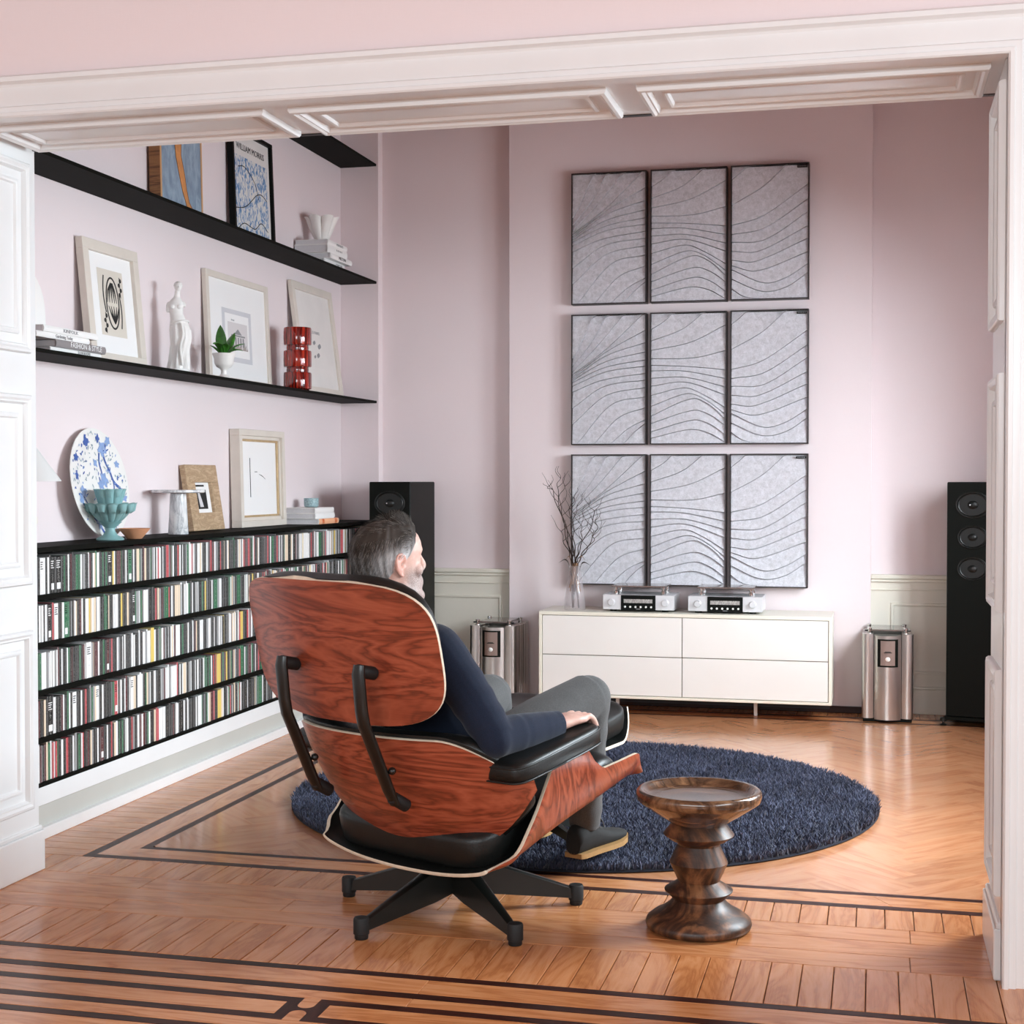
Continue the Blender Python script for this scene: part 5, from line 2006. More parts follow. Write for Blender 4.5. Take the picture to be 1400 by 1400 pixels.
# base
b = MB()
b.lathe([(0.0, 0.060), (0.034, 0.060), (0.036, 0.064), (0.040, 0.110), (0.044, 0.150), (0.040, 0.160), (0.0, 0.160)], 24)
b.obj('hub', M['black_metal'], chair, 40)
b = MB()
b.lathe([(0.020, 0.155), (0.020, 0.215), (0.0, 0.215)], 16)
b.obj('stem', M['black_metal'], chair)
b = MB()
b.box(-0.14, 0.14, -0.09, 0.16, 0.205, 0.218, 0.004)
b.obj('under_plate', M['black_metal'], chair)
for k in range(5):
    a = rad(-119.5 + 72 * k) + CHA
    d = Vector((math.cos(a), math.sin(a), 0))
    s = Vector((-math.sin(a), math.cos(a), 0))
    rows = []
    for (rr, zt, zb, wt, wb) in ((0.020, 0.158, 0.066, 0.024, 0.030), (0.10, 0.136, 0.050, 0.020, 0.026), (0.22, 0.094, 0.036, 0.015, 0.020), (0.335, 0.052, 0.022, 0.011, 0.014)):
        c = d * rr
        rows.append([c + s * wb + Vector((0, 0, zb)), c + s * wt + Vector((0, 0, zt - 0.004)), c + s * wt * 0.6 + Vector((0, 0, zt)), c - s * wt * 0.6 + Vector((0, 0, zt)), c - s * wt + Vector((0, 0, zt - 0.004)), c - s * wb + Vector((0, 0, zb))])
    b = MB()
    b.grid(rows, cv=True)
    b.add(rows[-1], [tuple(range(6))])
    arm = b.obj('base_arm', M['black_metal'], chair, 40)
    b = MB()
    p = d * 0.350
    b.lathe([(0.017, 0.0), (0.0185, 0.003), (0.0185, 0.012), (0.0215, 0.014), (0.0215, 0.052), (0.019, 0.057), (0, 0.058)], 20, (p.x, p.y, 0))
    b.obj('foot_glide', M['rubber'], arm, 40)


def sheet(name, fn, nu, nv, th, parent, mat, rim_mat=None, uvf=None, rim_w=None, flip=1, inner=None):
    """Curved plywood sheet: fn(u, v) gives the outer surface, thickness goes along the inward normal."""
    us = [-1 + 2 * i / nu for i in range(nu + 1)]
    vs = [i / nv for i in range(nv + 1)]
    P = [[Vector(fn(u, v)) for v in vs] for u in us]
    N = []
    for i in range(nu + 1):
        row = []
        for j in range(nv + 1):
            a = P[min(i + 1, nu)][j] - P[max(i - 1, 0)][j]
            c = P[i][min(j + 1, nv)] - P[i][max(j - 1, 0)]
            if a.length < 1e-7 or c.length < 1e-7:
                row.append(None)
                continue
            row.append(a.cross(c).normalized() * flip)
        N.append(row)
    for i in range(nu + 1):
        for j in range(nv + 1):
            if N[i][j] is None or N[i][j].length < 0.5:
                N[i][j] = N[nu // 2][min(max(j, 1), nv - 1)]
    Q = [[P[i][j] + N[i][j] * th for j in range(nv + 1)] for i in range(nu + 1)]
    uv = [[(uvf(u, v) if uvf else (P[i][j].x, P[i][j].z)) for j, v in enumerate(vs)] for i, u in enumerate(us)]
    b = MB()
    b.grid(P, uv=uv)
    b.grid(Q, uv=uv, m=1 if inner else 0)
    sh = b.obj(name, [mat, inner] if inner else mat, parent, 60)
    # rim all round
    loop = [(i, 0) for i in range(nu)] + [(nu, j) for j in range(nv)] + [(i, nv) for i in range(nu, 0, -1)] + [(0, j) for j in range(nv, 0, -1)]
    b = MB()
    rows = []
    for (i, j) in loop:
        n = N[i][j]
        rows.append([P[i][j], P[i][j] + n * th])
    # push the rim out a hair so that it reads as its own edge
    ctr = sum((r_[0] for r_ in rows), Vector()) / len(rows)
    rows2 = []
    for (p, q) in rows:
        o_ = (p - ctr).normalized() * 0.0012
        rows2.append([p, p * 0.75 + q * 0.25 + o_, p * 0.25 + q * 0.75 + o_, q])
    b.grid(rows2, cu=True)
    b.obj('shell_edge', rim_mat or M['ply'], sh, 60)
    return sh


def superw(t, n):
    return max(0.0, 1 - abs(t) ** n) ** (1.0 / n)


def remap(v, n=1.0):
    """cluster rows near both ends."""
    return 0.5 - 0.5 * math.cos(PI * v)


# upper back shell
UA, UZ0, UZ1 = 0.350, 0.590, 0.960


def upper(u, v, off=0.0, grow=1.0):
    tau = math.cos(PI * (1 - v))
    z = (UZ0 + UZ1) / 2 + tau * (UZ1 - UZ0) / 2 * grow
    wt = superw(tau, (3.8 if u > 0 else 6.5) if tau > 0 else 3.4) * UA * grow
    x = u * max(wt, 0.10 if abs(tau) > 0.999 else wt)
    yc = -0.432 - 0.225 * (z - 0.60)
    return (x, yc + 0.046 * (abs(x) / UA) ** 2.3 + off, z)


sheet('upper_back_shell', upper, 40, 30, 0.010, chair, M['rosewood'], uvf=lambda u, v: (upper(u, v)[0], upper(u, v)[2]), flip=-1)


def cushion(name, fn, nu, nv, front, parent, p=6.0, back=0.012, mat=None, sgn=1, dirv=(0, 1, 0.25)):
    d = Vector(dirv).normalized()
    us = [math.sin(PI / 2 * (-1 + 2 * i / nu)) for i in range(nu + 1)]
    vs = [0.5 - 0.5 * math.cos(PI * i / nv) for i in range(nv + 1)]
    A, B_ = [], []
    for u in us:
        ra_, rb_ = [], []
        for v in vs:
            e = (max(0, 1 - abs(u) ** p) * max(0, 1 - abs(2 * v - 1) ** p)) ** 0.45
            q = Vector(fn(u, v))
            ra_.append(q + d * (back + front * e))
            rb_.append(q + d * (back - 0.002 * e))
        A.append(ra_)
        B_.append(rb_)
    b = MB()
    b.grid(A)
    b.grid(B_)
    return b.obj(name, mat or M['leather'], parent, 60)


cushion('head_cushion', lambda u, v: upper(u * 0.93, v, 0.0, 1.012), 32, 24, 0.070, chair, 8.0)

# lower back shell (wraps round to carry the armrests)
LA, LB = 0.392, 0.270


def lower(u, v, grow=1.0):
    s = u * grow
    au = abs(s)
    th = s * rad(86)
    zt = 0.556 - 0.096 * smoothstep(0.46, 0.98, au) - 0.004 * au
    zb = interp([0, 0.15, 0.3, 0.4, 0.5, 0.6, 0.7, 0.8, 0.9, 1.0], [0.240, 0.236, 0.232, 0.240, 0.258, 0.281, 0.309, 0.341, 0.376, 0.408], au)
    # rounded corners at both ends
    k = max(0.0, (au - 0.80) / 0.20)
    cut = 1 - math.sqrt(max(0, 1 - min(1, k) ** 2))
    zm_ = zt * 0.45 + zb * 0.55
    zt = zt - (zt - zm_) * cut * 0.75
    z = zb + (zt - zb) * (v if grow == 1 else (v - 0.5) * 1.06 + 0.5)
    yc = np.interp(z, [0.22, 0.28, 0.33, 0.40, 0.48, 0.58], [-0.196, -0.245, -0.290, -0.338, -0.380, -0.420])
    x = LA * math.sin(th) * (1 - 0.06 * (0.58 - z) / 0.28)
    y = yc + LB * (1 - math.cos(th))
    return (x, float(y), z)


sheet('lower_back_shell', lower, 56, 16, 0.010, chair, M['rosewood'], uvf=lambda u, v: (u * 0.55 + 1.3, lower(u, v)[2] * 1.0), flip=-1)
cushion('back_cushion', lambda u, v: lower(u * 0.86, v, 1.02), 36, 16, 0.080, chair, 8.0)

# seat shell
WY = [-0.215, -0.20, -0.13, -0.067, 0.0, 0.06, 0.12, 0.15, 0.18, 0.22, 0.30, 0.38, 0.42, 0.455]
WH = [0.040, 0.042, 0.066, 0.130, 0.225, 0.242, 0.232, 0.205, 0.160, 0.122, 0.108, 0.096, 0.082, 0.036]


def seat(u, v):
    y = -0.215 + 0.67 * v
    zb = 0.168 + 0.292 * (y + 0.215) - 0.030 * smoothstep(0.84, 1.0, v) ** 2
    hw = interp(WY, WH, y)
    au = abs(u)
    # flat middle, then the side rises
    sflat = 0.72
    if au < sflat:
        x = 0.315 * au / sflat
        h = 0.022 * (au / sflat) ** 3
    else:
        q = (au - sflat) / (1 - sflat)
        x = 0.315 + 0.043 * math.sin(q * PI / 2)
        h = 0.022 + max(0.0, hw - 0.022) * (q ** 1.15)
        if hw < 0.022:
            h = 0.022
    taper = 1 - 0.12 * smoothstep(0.10, 0.0, v) - 0.10 * smoothstep(0.88, 1.0, v)
    return (math.copysign(x, u) * taper, y - 0.02 * (1 - au) * smoothstep(0.08, 0, v), zb + h)


sheet('seat_shell', seat, 60, 44, 0.010, chair, M['rosewood_side'] if 'rosewood_side' in M else M['rosewood'], uvf=lambda u, v: (seat(u, v)[2] * 1.2 + 0.3, v * 0.7 + u * 0.25), flip=1, inner=M['leather'])


def superbox(mb, c, h, R=None, e=0.25, n=28, k=18, bend=None):
    """Rounded cushion block: superellipsoid with half sizes h, exponents e."""
    sg = lambda t, p: math.copysign(abs(t) ** p, t)
    rows = []
    for i in range(k + 1):
        f = -PI / 2 + PI * i / k
        row = []
        for j in range(n):
            a = 2 * PI * j / n
            p = Vector((h[0] * sg(math.cos(f), e) * sg(math.cos(a), e), h[1] * sg(math.cos(f), e) * sg(math.sin(a), e), h[2] * sg(math.sin(f), e * 1.4)))
            if bend:
                p = bend(p)
            if R is not None:
                p = R @ p
            row.append(p + Vector(c))
        rows.append(row)
    mb.grid(rows, cv=True)


b = MB()
superbox(b, (0, 0.100, 0.318), (0.300, 0.330, 0.066), Matrix.Rotation(rad(15), 3, 'X'), 0.30, 44, 20, bend=lambda p: p + Vector((0, 0, -0.05 * smoothstep(0.22, 0.36, p.y))))
b.obj('seat_cushion', M['leather'], chair, 60)
b = MB()
superbox(b, (0, -0.165, 0.262), (0.285, 0.045, 0.085), Matrix.Rotation(rad(32), 3, 'X'), 0.45, 44, 16, bend=lambda p: p + Vector((0, 0.9 * p.x * p.x, 0.35 * p.x * p.x)))
b.obj('lumbar_roll', M['leather'], chair, 60)

# armrests
for s in (-1, 1):
    R3 = Matrix.Rotation(rad(8.5), 3, 'X') @ Matrix.Rotation(rad(4 * s), 3, 'Z')
    c = Vector((s * 0.345, -0.035, 0.497))
    b = MB()
    superbox(b, c, (0.078, 0.200, 0.031), R3, 0.34, 48, 16, bend=lambda p: p + Vector((0, 0, 0.006 * (1 - (p.x / 0.08) ** 2) if p.z > 0 else 0)))
    ar_ = b.obj('armrest', M['leather'], chair, 60)
    for zz in (0.018, -0.020):
        b = MB()
        sg = lambda t, p: math.copysign(abs(t) ** p, t)
        pts = [R3 @ Vector((0.0775 * sg(math.cos(q), 0.34), 0.1995 * sg(math.sin(q), 0.34), zz)) + c for q in [2 * PI * i / 64 for i in range(65)]]
        b.tube(pts, 0.0028, 6, cap=False)
        b.obj('piping', M['leather'], ar_, 60)

# rear support bars
for s in (-1, 1):
    xb = s * 0.146
    yu = lambda z: upper(xb / UA, 0.5)[1] + (0.775 - z) * 0.225
    top = Vector((xb, -0.512, 0.752))
    pts = [top + Vector((0, 0.004, 0.004)), top + Vector((0, 0.001, -0.02)), Vector((xb, -0.500, 0.64)), Vector((xb, -0.492, 0.604)), Vector((xb, -0.470, 0.560)), Vector((xb, -0.405, 0.425)), Vector((xb, -0.384, 0.388))]
    b = MB()
    b.tube(pts, [(0.010, 0.018), (0.012, 0.021), (0.012, 0.021), (0.012, 0.021), (0.012, 0.021), (0.012, 0.020), (0.010, 0.017)], 14, up=(0, -1, 0))
    bar = b.obj('support_bar', M['black_metal'], chair, 50)
    for (z, y0, y1) in ((0.742, -0.512, -0.448), (0.405, -0.392, -0.325)):
        b = MB()
        b.Mx = Matrix.Translation((xb, y0, z)) @ Matrix.Rotation(rad(-90 - (12 if z > 0.6 else 30)), 4, 'X')
        b.lathe([(0.0, -0.006), (0.014, -0.004), (0.017, 0.0), (0.017, 0.056), (0, 0.056)], 18)
        b.obj('mount', M['rubber'], bar, 50)
    b = MB()
    b.sphere((xb + 0.022, -0.415, 0.480), (0.011, 0.010, 0.010), 12, 8)
    b.obj('bolt_cap', M['black_metal'], bar, 50)

# ---- ottoman beyond the feet
ow = Vector((0.97, -0.243, 0)).normalized()
ott = thing('ottoman', 'black leather ottoman in a moulded rosewood shell, beyond the man\'s knee', 'ottoman', (-1.078, 4.800, 0.0135), math.atan2(ow.y, ow.x))


def oshell(u, v):
    y = (v - 0.5) * 0.37
    ay = abs(y) / 0.185
    z = 0.335 + 0.105 * max(0, (ay - 0.45) / 0.55) ** 2.0
    ex = 0.262 * (1 - 0.10 * ay ** 6)
    return (u * ex, y, z)


sheet('ottoman_shell', oshell, 24, 30, 0.010, ott, M['rosewood'], uvf=lambda u, v: (v, u * 0.3), flip=1, inner=M['leather'])
b = MB()
superbox(b, (0, 0, 0.396), (0.256, 0.166, 0.050), None, 0.32, 40, 14, bend=lambda p: p + Vector((0, 0, 0.030 * (abs(p.y) / 0.15) ** 3)))
b.obj('ottoman_cushion', M['leather'], ott, 60)
b = MB()
b.lathe([(0.026, 0.055), (0.030, 0.06), (0.030, 0.11), (0.018, 0.12), (0.018, 0.325), (0.09, 0.328), (0.09, 0.334), (0, 0.334)], 20)
b.obj('ottoman_stem', M['black_metal'], ott)
for k in range(4):
    a = rad(-20 + 90 * k)
    d = Vector((math.cos(a), math.sin(a), 0))
    s = Vector((-math.sin(a), math.cos(a), 0))
    rows = [[d * rr + s * w_ + Vector((0, 0, zb)), d * rr + s * w_ * 0.8 + Vector((0, 0, zt)), d * rr - s * w_ * 0.8 + Vector((0, 0, zt)), d * rr - s * w_ + Vector((0, 0, zb))] for rr, zt, zb, w_ in ((0.02, 0.110, 0.060, 0.018), (0.10, 0.070, 0.040, 0.014), (0.17, 0.045, 0.020, 0.010))]
    b = MB()
    b.grid(rows, cv=True)
    arm = b.obj('ottoman_foot_arm', M['black_metal'], ott, 40)
    b = MB()
    p = d * 0.183
    b.lathe([(0.015, 0.0), (0.017, 0.003), (0.017, 0.044), (0, 0.046)], 16, (p.x, p.y, 0))
    b.obj('foot_glide', M['rubber'], arm, 40)

# ================================================================== THE SEATED MAN (chair coordinates: x right, y forward, z up)
MAN = Matrix.Translation((CHX, CHY, 0)) @ Matrix.Rotation(-CHA, 4, 'Z')
t_ = NT('skin')
v = t_.coord('Object')
at = t_.n('ShaderNodeAttribute')
at.attribute_name = 'skin_tone'
nz = t_.noise(v, 60, 4, 0.6)
base = t_.ramp(nz, [(0.3, rgb(206, 164, 150)), (0.7, rgb(221, 183, 169))])
beard = t_.ramp(t_.noise(t_.coord('Object'), 420, 2, 0.7), [(0.35, rgb(126, 110, 106)), (0.65, rgb(196, 182, 178))])
sp = t_.n('ShaderNodeSeparateColor')
t_.l(at.outputs['Color'], sp.inputs[0])
c = t_.mix(t_.math('MULTIPLY', sp.outputs[0], 0.85), base, beard)
c = t_.mix(t_.math('MULTIPLY', sp.outputs[1], 0.4), c, rgb(210, 130, 112))
t_.l(c, t_.b.inputs['Base Color'])
t_.set(Roughness=0.5)
t_.b.inputs['Subsurface Weight'].default_value = 0.12
t_.b.inputs['Subsurface Radius'].default_value = (0.012, 0.005, 0.003)
t_.bump(nz, 0.05, 0.002)
M['skin'] = t_.m


def cloth(name, col, scale=180, b1=0.12, folds=0.35):
    t = NT(name)
    v = t.coord('Object')
    fine = t.noise(v, scale, 3, 0.7)
    big = t.noise(t.coord('Object', (1, 1, 1)), 9, 3, 0.5, 0.6)
    lo = tuple(x * 0.78 for x in col[:3]) + (1,)
    hi = tuple(min(1, x * 1.22) for x in col[:3]) + (1,)
    t.l(t.ramp(t.math('ADD', t.math('MULTIPLY', fine, 0.7), t.math('MULTIPLY', big, 0.3)), [(0.35, lo), (0.65, hi)]), t.b.inputs['Base Color'])
    t.set(Roughness=0.9)
    t.b.inputs['Sheen Weight'].default_value = 0.12
    t.b.inputs['Specular IOR Level'].default_value = 0.2
    t.bump(t.math('ADD', t.math('MULTIPLY', fine, 0.25), t.math('MULTIPLY', big, folds * 4)), b1, 0.006)
    return t.m


M['navy'] = cloth('navy_fine_knit', rgb(27, 36, 54), 320)
M['denim'] = cloth('grey_cotton_twill', rgb(80, 80, 80), 260, 0.15)
M['shoe'] = plain('black_suede', rgb(28, 27, 26), 0.8, var=0.15, vscale=50)
M['sole'] = plain('tan_rubber_sole', rgb(158, 122, 78), 0.6, var=0.1, vscale=40)
M['lace'] = plain('grey_shoe_lace', rgb(92, 90, 86), 0.8)

# ---- joints
HIP = {1: Vector((0.095, 0.00, 0.425)), -1: Vector((-0.095, 0.00, 0.425))}
KNEE = {1: Vector((0.145, 0.420, 0.572)), -1: Vector((-0.215, 0.385, 0.548))}
ANK = {1: Vector((0.030, 0.555, 0.165)), -1: Vector((-0.300, 0.590, 0.128))}
SHO = {1: Vector((0.186, -0.262, 0.768)), -1: Vector((-0.186, -0.262, 0.768))}
ELB = {1: Vector((0.333, -0.205, 0.556)), -1: Vector((-0.333, -0.205, 0.556))}
WRI = {1: Vector((0.345, 0.028, 0.562)), -1: Vector((-0.345, 0.028, 0.562))}
NECK = Vector((0, -0.268, 0.852))
HEADC = Vector((0.004, -0.262, 0.996))
HYAW = rad(16)


def oval_loft(mb, secs, n=24):
    """secs: (centre, half width x, half depth, tilt about x in degrees)."""
    rows = []
    for c, rx, ry, tl in secs:
        R3 = Matrix.Rotation(rad(tl), 3, 'X')
        rows.append([Vector(c) + R3 @ Vector((rx * math.cos(a), ry * math.sin(a), 0)) for a in [2 * PI * j / n for j in range(n)]])
    mb.grid(rows, cv=True)
    mb.add(rows[0], [tuple(range(n - 1, -1, -1))])
    mb.add(rows[-1], [tuple(range(n))])


def torso(mb, g):
    oval_loft(mb, [((0, 0.01, 0.372), 0.150 + g, 0.095 + g, 35), ((0, 0.00, 0.420), 0.172 + g, 0.120 + g, 32), ((0, -0.055, 0.520), 0.160 + g, 0.112 + g, 32), ((0, -0.125, 0.605), 0.160 + g, 0.108 + g, 30), ((0, -0.190, 0.690), 0.176 + g, 0.112 + g, 24), ((0, -0.236, 0.755), 0.186 + g, 0.104 + g, 18), ((0, -0.256, 0.797), 0.165 + g, 0.085 + g, 12), ((0, -0.264, 0.828), 0.105 + g, 0.066 + g, 6), ((0, -0.268, 0.854), 0.064 + g * 0.5, 0.058 + g * 0.5, 0)])


def arm_pts(s):
    return [SHO[s] + Vector((-s * 0.05, 0, 0.006)), SHO[s], SHO[s].lerp(ELB[s], 0.5) + Vector((s * 0.008, 0, 0)), ELB[s]], [ELB[s], ELB[s].lerp(WRI[s], 0.35), ELB[s].lerp(WRI[s], 0.75), WRI[s]]


# head sections in head frame: z, back y, front y, half width
HS = [(-0.126, 0.052, 0.072, 0.012), (-0.120, 0.014, 0.090, 0.034), (-0.105, -0.006, 0.094, 0.047), (-0.085, -0.036, 0.092, 0.058), (-0.062, -0.066, 0.089, 0.063), (-0.040, -0.084, 0.089, 0.066), (-0.015, -0.098, 0.088, 0.071), (0.010, -0.104, 0.087, 0.074), (0.035, -0.105, 0.093, 0.075), (0.058, -0.101, 0.091, 0.072), (0.078, -0.090, 0.083, 0.065), (0.096, -0.070, 0.067, 0.052), (0.108, -0.044, 0.044, 0.035), (0.114, -0.015, 0.018, 0.012)]


def head_pt(z, a, grow=0.0):
    zs = [h[0] for h in HS]
    yb, yf, hw = (float(np.interp(z, zs, [h[k] for h in HS])) for k in (1, 2, 3))
    cy, ry = (yb + yf) / 2, (yf - yb) / 2
    sg = lambda t, p: math.copysign(abs(t) ** p, t)
    e = 0.88
    return Vector(((hw + grow) * sg(math.cos(a), e), cy + (ry + grow) * sg(math.sin(a), e), z))


HM = Matrix.Translation(HEADC) @ Matrix.Rotation(-HYAW, 4, 'Z') @ Matrix.Rotation(rad(2), 4, 'X') @ Matrix.Diagonal((0.97, 0.97, 0.93, 1))


def build_body():
    b = MB()
    torso(b, -0.010)
    for s in (1, -1):
        ua, fa = arm_pts(s)
        b.tube(ua, [0.050, 0.052, 0.044, 0.037], 14)
        b.sphere(ELB[s], 0.037, 12, 8)
        b.tube(fa, [(0.036, 0.036), (0.040, 0.036), (0.032, 0.027), (0.029, 0.021)], 14)
        b.tube([HIP[s] + Vector((-s * 0.02, -0.06, 0)), HIP[s], HIP[s].lerp(KNEE[s], 0.5), KNEE[s]], [0.080, 0.080, 0.068, 0.052], 16)
        b.sphere(KNEE[s], 0.053, 14, 10)
        b.tube([KNEE[s], KNEE[s].lerp(ANK[s], 0.3), KNEE[s].lerp(ANK[s], 0.7), ANK[s]], [0.050, 0.052, 0.038, 0.030], 14)
    # neck
    b.tube([NECK + Vector((0, 0.0, -0.05)), NECK + Vector((0, 0.004, 0.02)), HEADC + Vector((0.002, -0.018, -0.075)), HEADC + Vector((0.004, -0.012, -0.02))], [0.066, 0.058, 0.056, 0.055], 18)
    # head
    rows = []
    for h in HS:
        rows.append([HM @ head_pt(h[0], 2 * PI * j / 32) for j in range(32)])
    b.grid(rows, cv=True)
    b.add(rows[0], [tuple(range(31, -1, -1))])
    b.add(rows[-1], [tuple(range(32))])
    H = lambda x, y, z: HM @ Vector((x, y, z))
    # nose, brow, cheek, lips, chin
    b.tube([H(0, 0.086, 0.026), H(0, 0.094, 0.012), H(0, 0.101, -0.003), H(0, 0.106, -0.013)], [0.008, 0.0085, 0.0100, 0.0105], 10)
    b.sphere(H(0, 0.105, -0.015), 0.0105, 12, 8)
    b.sphere(H(0, 0.066, -0.060), (0.038, 0.030, 0.032), 16, 12)
    for s in (1, -1):
        b.sphere(H(s * 0.011, 0.097, -0.021), 0.0085, 10, 8)
        b.tube([H(s * 0.008, 0.088, 0.031), H(s * 0.030, 0.084, 0.036), H(s * 0.050, 0.068, 0.030)], [0.006, 0.0065, 0.005], 8)
        b.sphere(H(s * 0.046, 0.058, -0.022), 0.020, 12, 8)
        b.tube([H(s * 0.056, 0.006, -0.060), H(s * 0.046, 0.046, -0.084), H(s * 0.024, 0.076, -0.102)], [0.012, 0.014, 0.016], 10)
    b.tube([H(-0.024, 0.080, -0.056), H(-0.010, 0.0925, -0.052), H(0, 0.0935, -0.0535), H(0.010, 0.0925, -0.052), H(0.024, 0.080, -0.056)], [0.003, 0.0055, 0.005, 0.0055, 0.003], 8)
    b.tube([H(-0.022, 0.080, -0.060), H(0, 0.0925, -0.0655), H(0.022, 0.080, -0.060)], [0.003, 0.0065, 0.003], 8)
    b.sphere(H(0, 0.084, -0.100), (0.026, 0.018, 0.020), 12, 8)
    # ears: helix rim, lobe and bowl
    for s in (1, -1):
        base_ = lambda u, w, d: H(s * (0.0715 + d), -0.006 + u, -0.004 + w)
        rim = crv([base_(0.012, 0.012, 0.003), base_(0.010, 0.026, 0.008), base_(-0.004, 0.034, 0.013), base_(-0.018, 0.026, 0.018), base_(-0.022, 0.006, 0.019), base_(-0.016, -0.014, 0.014), base_(-0.004, -0.028, 0.008), base_(0.006, -0.030, 0.005)], 4)
        b.tube(rim, [0.0040] * (len(rim) - 5) + [0.0045, 0.005, 0.006, 0.0065, 0.006], 8)
        b.tube([base_(0.006, 0.016, 0.000), base_(-0.012, 0.012, 0.008), base_(-0.012, -0.008, 0.008), base_(0.002, -0.020, 0.002)], [0.009, 0.009, 0.009, 0.007], 10)
        inner = crv([base_(0.000, 0.020, 0.008), base_(-0.011, 0.012, 0.0135), base_(-0.010, -0.006, 0.012), base_(0.002, -0.014, 0.007)], 3)
        b.tube(inner, 0.003, 6)
        b.sphere(base_(0.010, -0.006, 0.002), 0.0055, 8, 6)
    # hands lying on the armrests, fingers curling over the front end
    for s in (1, -1):
        W = WRI[s]
        k0 = W + Vector((s * 0.000, 0.082, 0.008))
        cs = [(W + Vector((0, -0.004, 0)), 0.029, 0.020), (W + Vector((0, 0.025, 0.004)), 0.034, 0.019), (W + Vector((0, 0.055, 0.009)), 0.041, 0.018), (k0, 0.042, 0.015), (k0 + Vector((0, 0.012, -0.001)), 0.038, 0.012)]
        rows = []
        for c_, rx, rz in cs:
            rows.append([c_ + Vector((rx * math.cos(a), 0, rz * math.sin(a))) for a in [2 * PI * j / 16 for j in range(16)]])
        b.grid(rows, cv=True)
        b.add(rows[0], [tuple(range(16))])
        b.add(rows[-1], [tuple(range(16))])
        for i, (off, L, drop) in enumerate(((0.030, 0.066, 0.050), (0.010, 0.074, 0.060), (-0.010, 0.070, 0.060), (-0.029, 0.057, 0.050))):
            x = s * -off
            p0 = k0 + Vector((x, -0.006, 0.003))
            p1 = k0 + Vector((x * 1.08, L * 0.42, 0.005))
            p2 = k0 + Vector((x * 1.10, L * 0.80, -drop * 0.30))
            p3 = k0 + Vector((x * 1.08, L * 0.95, -drop * 0.78))
            p4 = k0 + Vector((x * 1.04, L * 0.93, -drop * 1.08))
            P = crv([p0, p1, p2, p3, p4], 3)
            n = len(P)
            b.tube(P, [0.0098 - 0.0026 * i_ / (n - 1) for i_ in range(n)], 10)
            b.sphere(p1 + Vector((0, -0.004, 0.001)), 0.0102, 8, 6)
            b.sphere(p4, 0.0072, 8, 6)
        T = [W + Vector((-s * 0.020, 0.012, -0.003)), W + Vector((-s * 0.043, 0.042, -0.006)), W + Vector((-s * 0.052, 0.070, -0.014)), W + Vector((-s * 0.052, 0.098, -0.020))]
        P = crv(T, 3)
        b.tube(P, [0.014, 0.0135, 0.013, 0.0125, 0.012, 0.0115, 0.011, 0.0105, 0.010, 0.0085][:len(P)], 10)
    return b


man = remeshed('person', build_body(), M['skin'], 0.0042, 4)
man.matrix_world = MAN
tag(man, 'man in a navy sweater and grey trousers sitting in the lounge chair, facing away', 'person')
# beard and warm ear tones as skin colour
me = man.data
n = len(me.vertices)
co = np.empty(n * 3, dtype=np.float32)
me.vertices.foreach_get('co', co)
co = co.reshape(-1, 3)
hi = np.array(HM.inverted())
hl = co @ hi[:3, :3].T + hi[:3, 3]
x_, y_, z_ = hl[:, 0], hl[:, 1], hl[:, 2]
ss = lambda a, b_, t: np.clip((t - a) / (b_ - a), 0, 1)
beardm = ss(0.000, -0.035, z_) * ss(0.000, 0.030, y_) * ss(-0.16, -0.125, z_) * (1 - (np.abs(z_ + 0.058) < 0.010) * (np.abs(x_) < 0.022))
beardm = np.maximum(beardm, ss(0.03, 0.045, np.abs(z_ + 0.0) * 0 + 0.0))
ear = ss(0.070, 0.078, np.abs(x_)) * (np.abs(z_) < 0.045) * (np.abs(y_) < 0.04)
ca = me.color_attributes.new('skin_tone', 'FLOAT_COLOR', 'POINT')
ca.data.foreach_set('color', np.stack([beardm, ear, np.zeros(n), np.ones(n)], 1).astype(np.float32).ravel())

# eyes
for s in (1, -1):
    b = MB()
    p = HM @ Vector((s * 0.031, 0.064, 0.012))
    b.sphere(p, 0.0125, 14, 10)
    b.obj('eye', M['ceramic'], man)
    b = MB()
    p = HM @ Vector((s * 0.031, 0.0755, 0.012))
    b.sphere(p, (0.0045, 0.002, 0.0045), 10, 6)
    b.obj('iris', M['ink'], man)

# ---- sweater
b = MB()
torso(b, 0.006)
for s in (1, -1):
    ua, fa = arm_pts(s)
    P = crv(ua, 8)
    nP = len(P)
    R_a = [np.interp(i / (nP - 1), [0, 0.3, 0.65, 1], [0.066, 0.069, 0.060, 0.052]) + 0.0018 * math.sin(i * 1.9) * (i > nP * 0.45) for i in range(nP)]
    b.tube(P, R_a, 20)
    b.sphere(ELB[s] + Vector((0, -0.004, -0.002)), 0.051, 16, 12)
    P = crv(fa, 9)
    nP = len(P)
    R_f = [np.interp(i / (nP - 1), [0, 0.3, 0.8, 1], [0.052, 0.051, 0.041, 0.037]) + 0.0011 * math.sin(i * 1.15 + 1.3 * math.sin(i * 0.7)) * (1 - abs(2 * i / (nP - 1) - 0.7)) for i in range(nP)]
    b.tube(P, [(r_, r_ * 0.92) for r_ in R_f], 20)
sw_ = remeshed('sweater', b, M['navy'], 0.0050, 5, man)
for s in (1, -1):
    b = MB()
    d = (WRI[s] - ELB[s]).normalized()
    b.tube([WRI[s] - d * 0.022, WRI[s] - d * 0.012, WRI[s] + d * 0.004, WRI[s] + d * 0.006], [(0.0375, 0.0345), (0.0385, 0.0350), (0.0370, 0.0325), (0.033, 0.028)], 24)
    b.obj('cuff', M['navy'], sw_, 50)
b = MB()
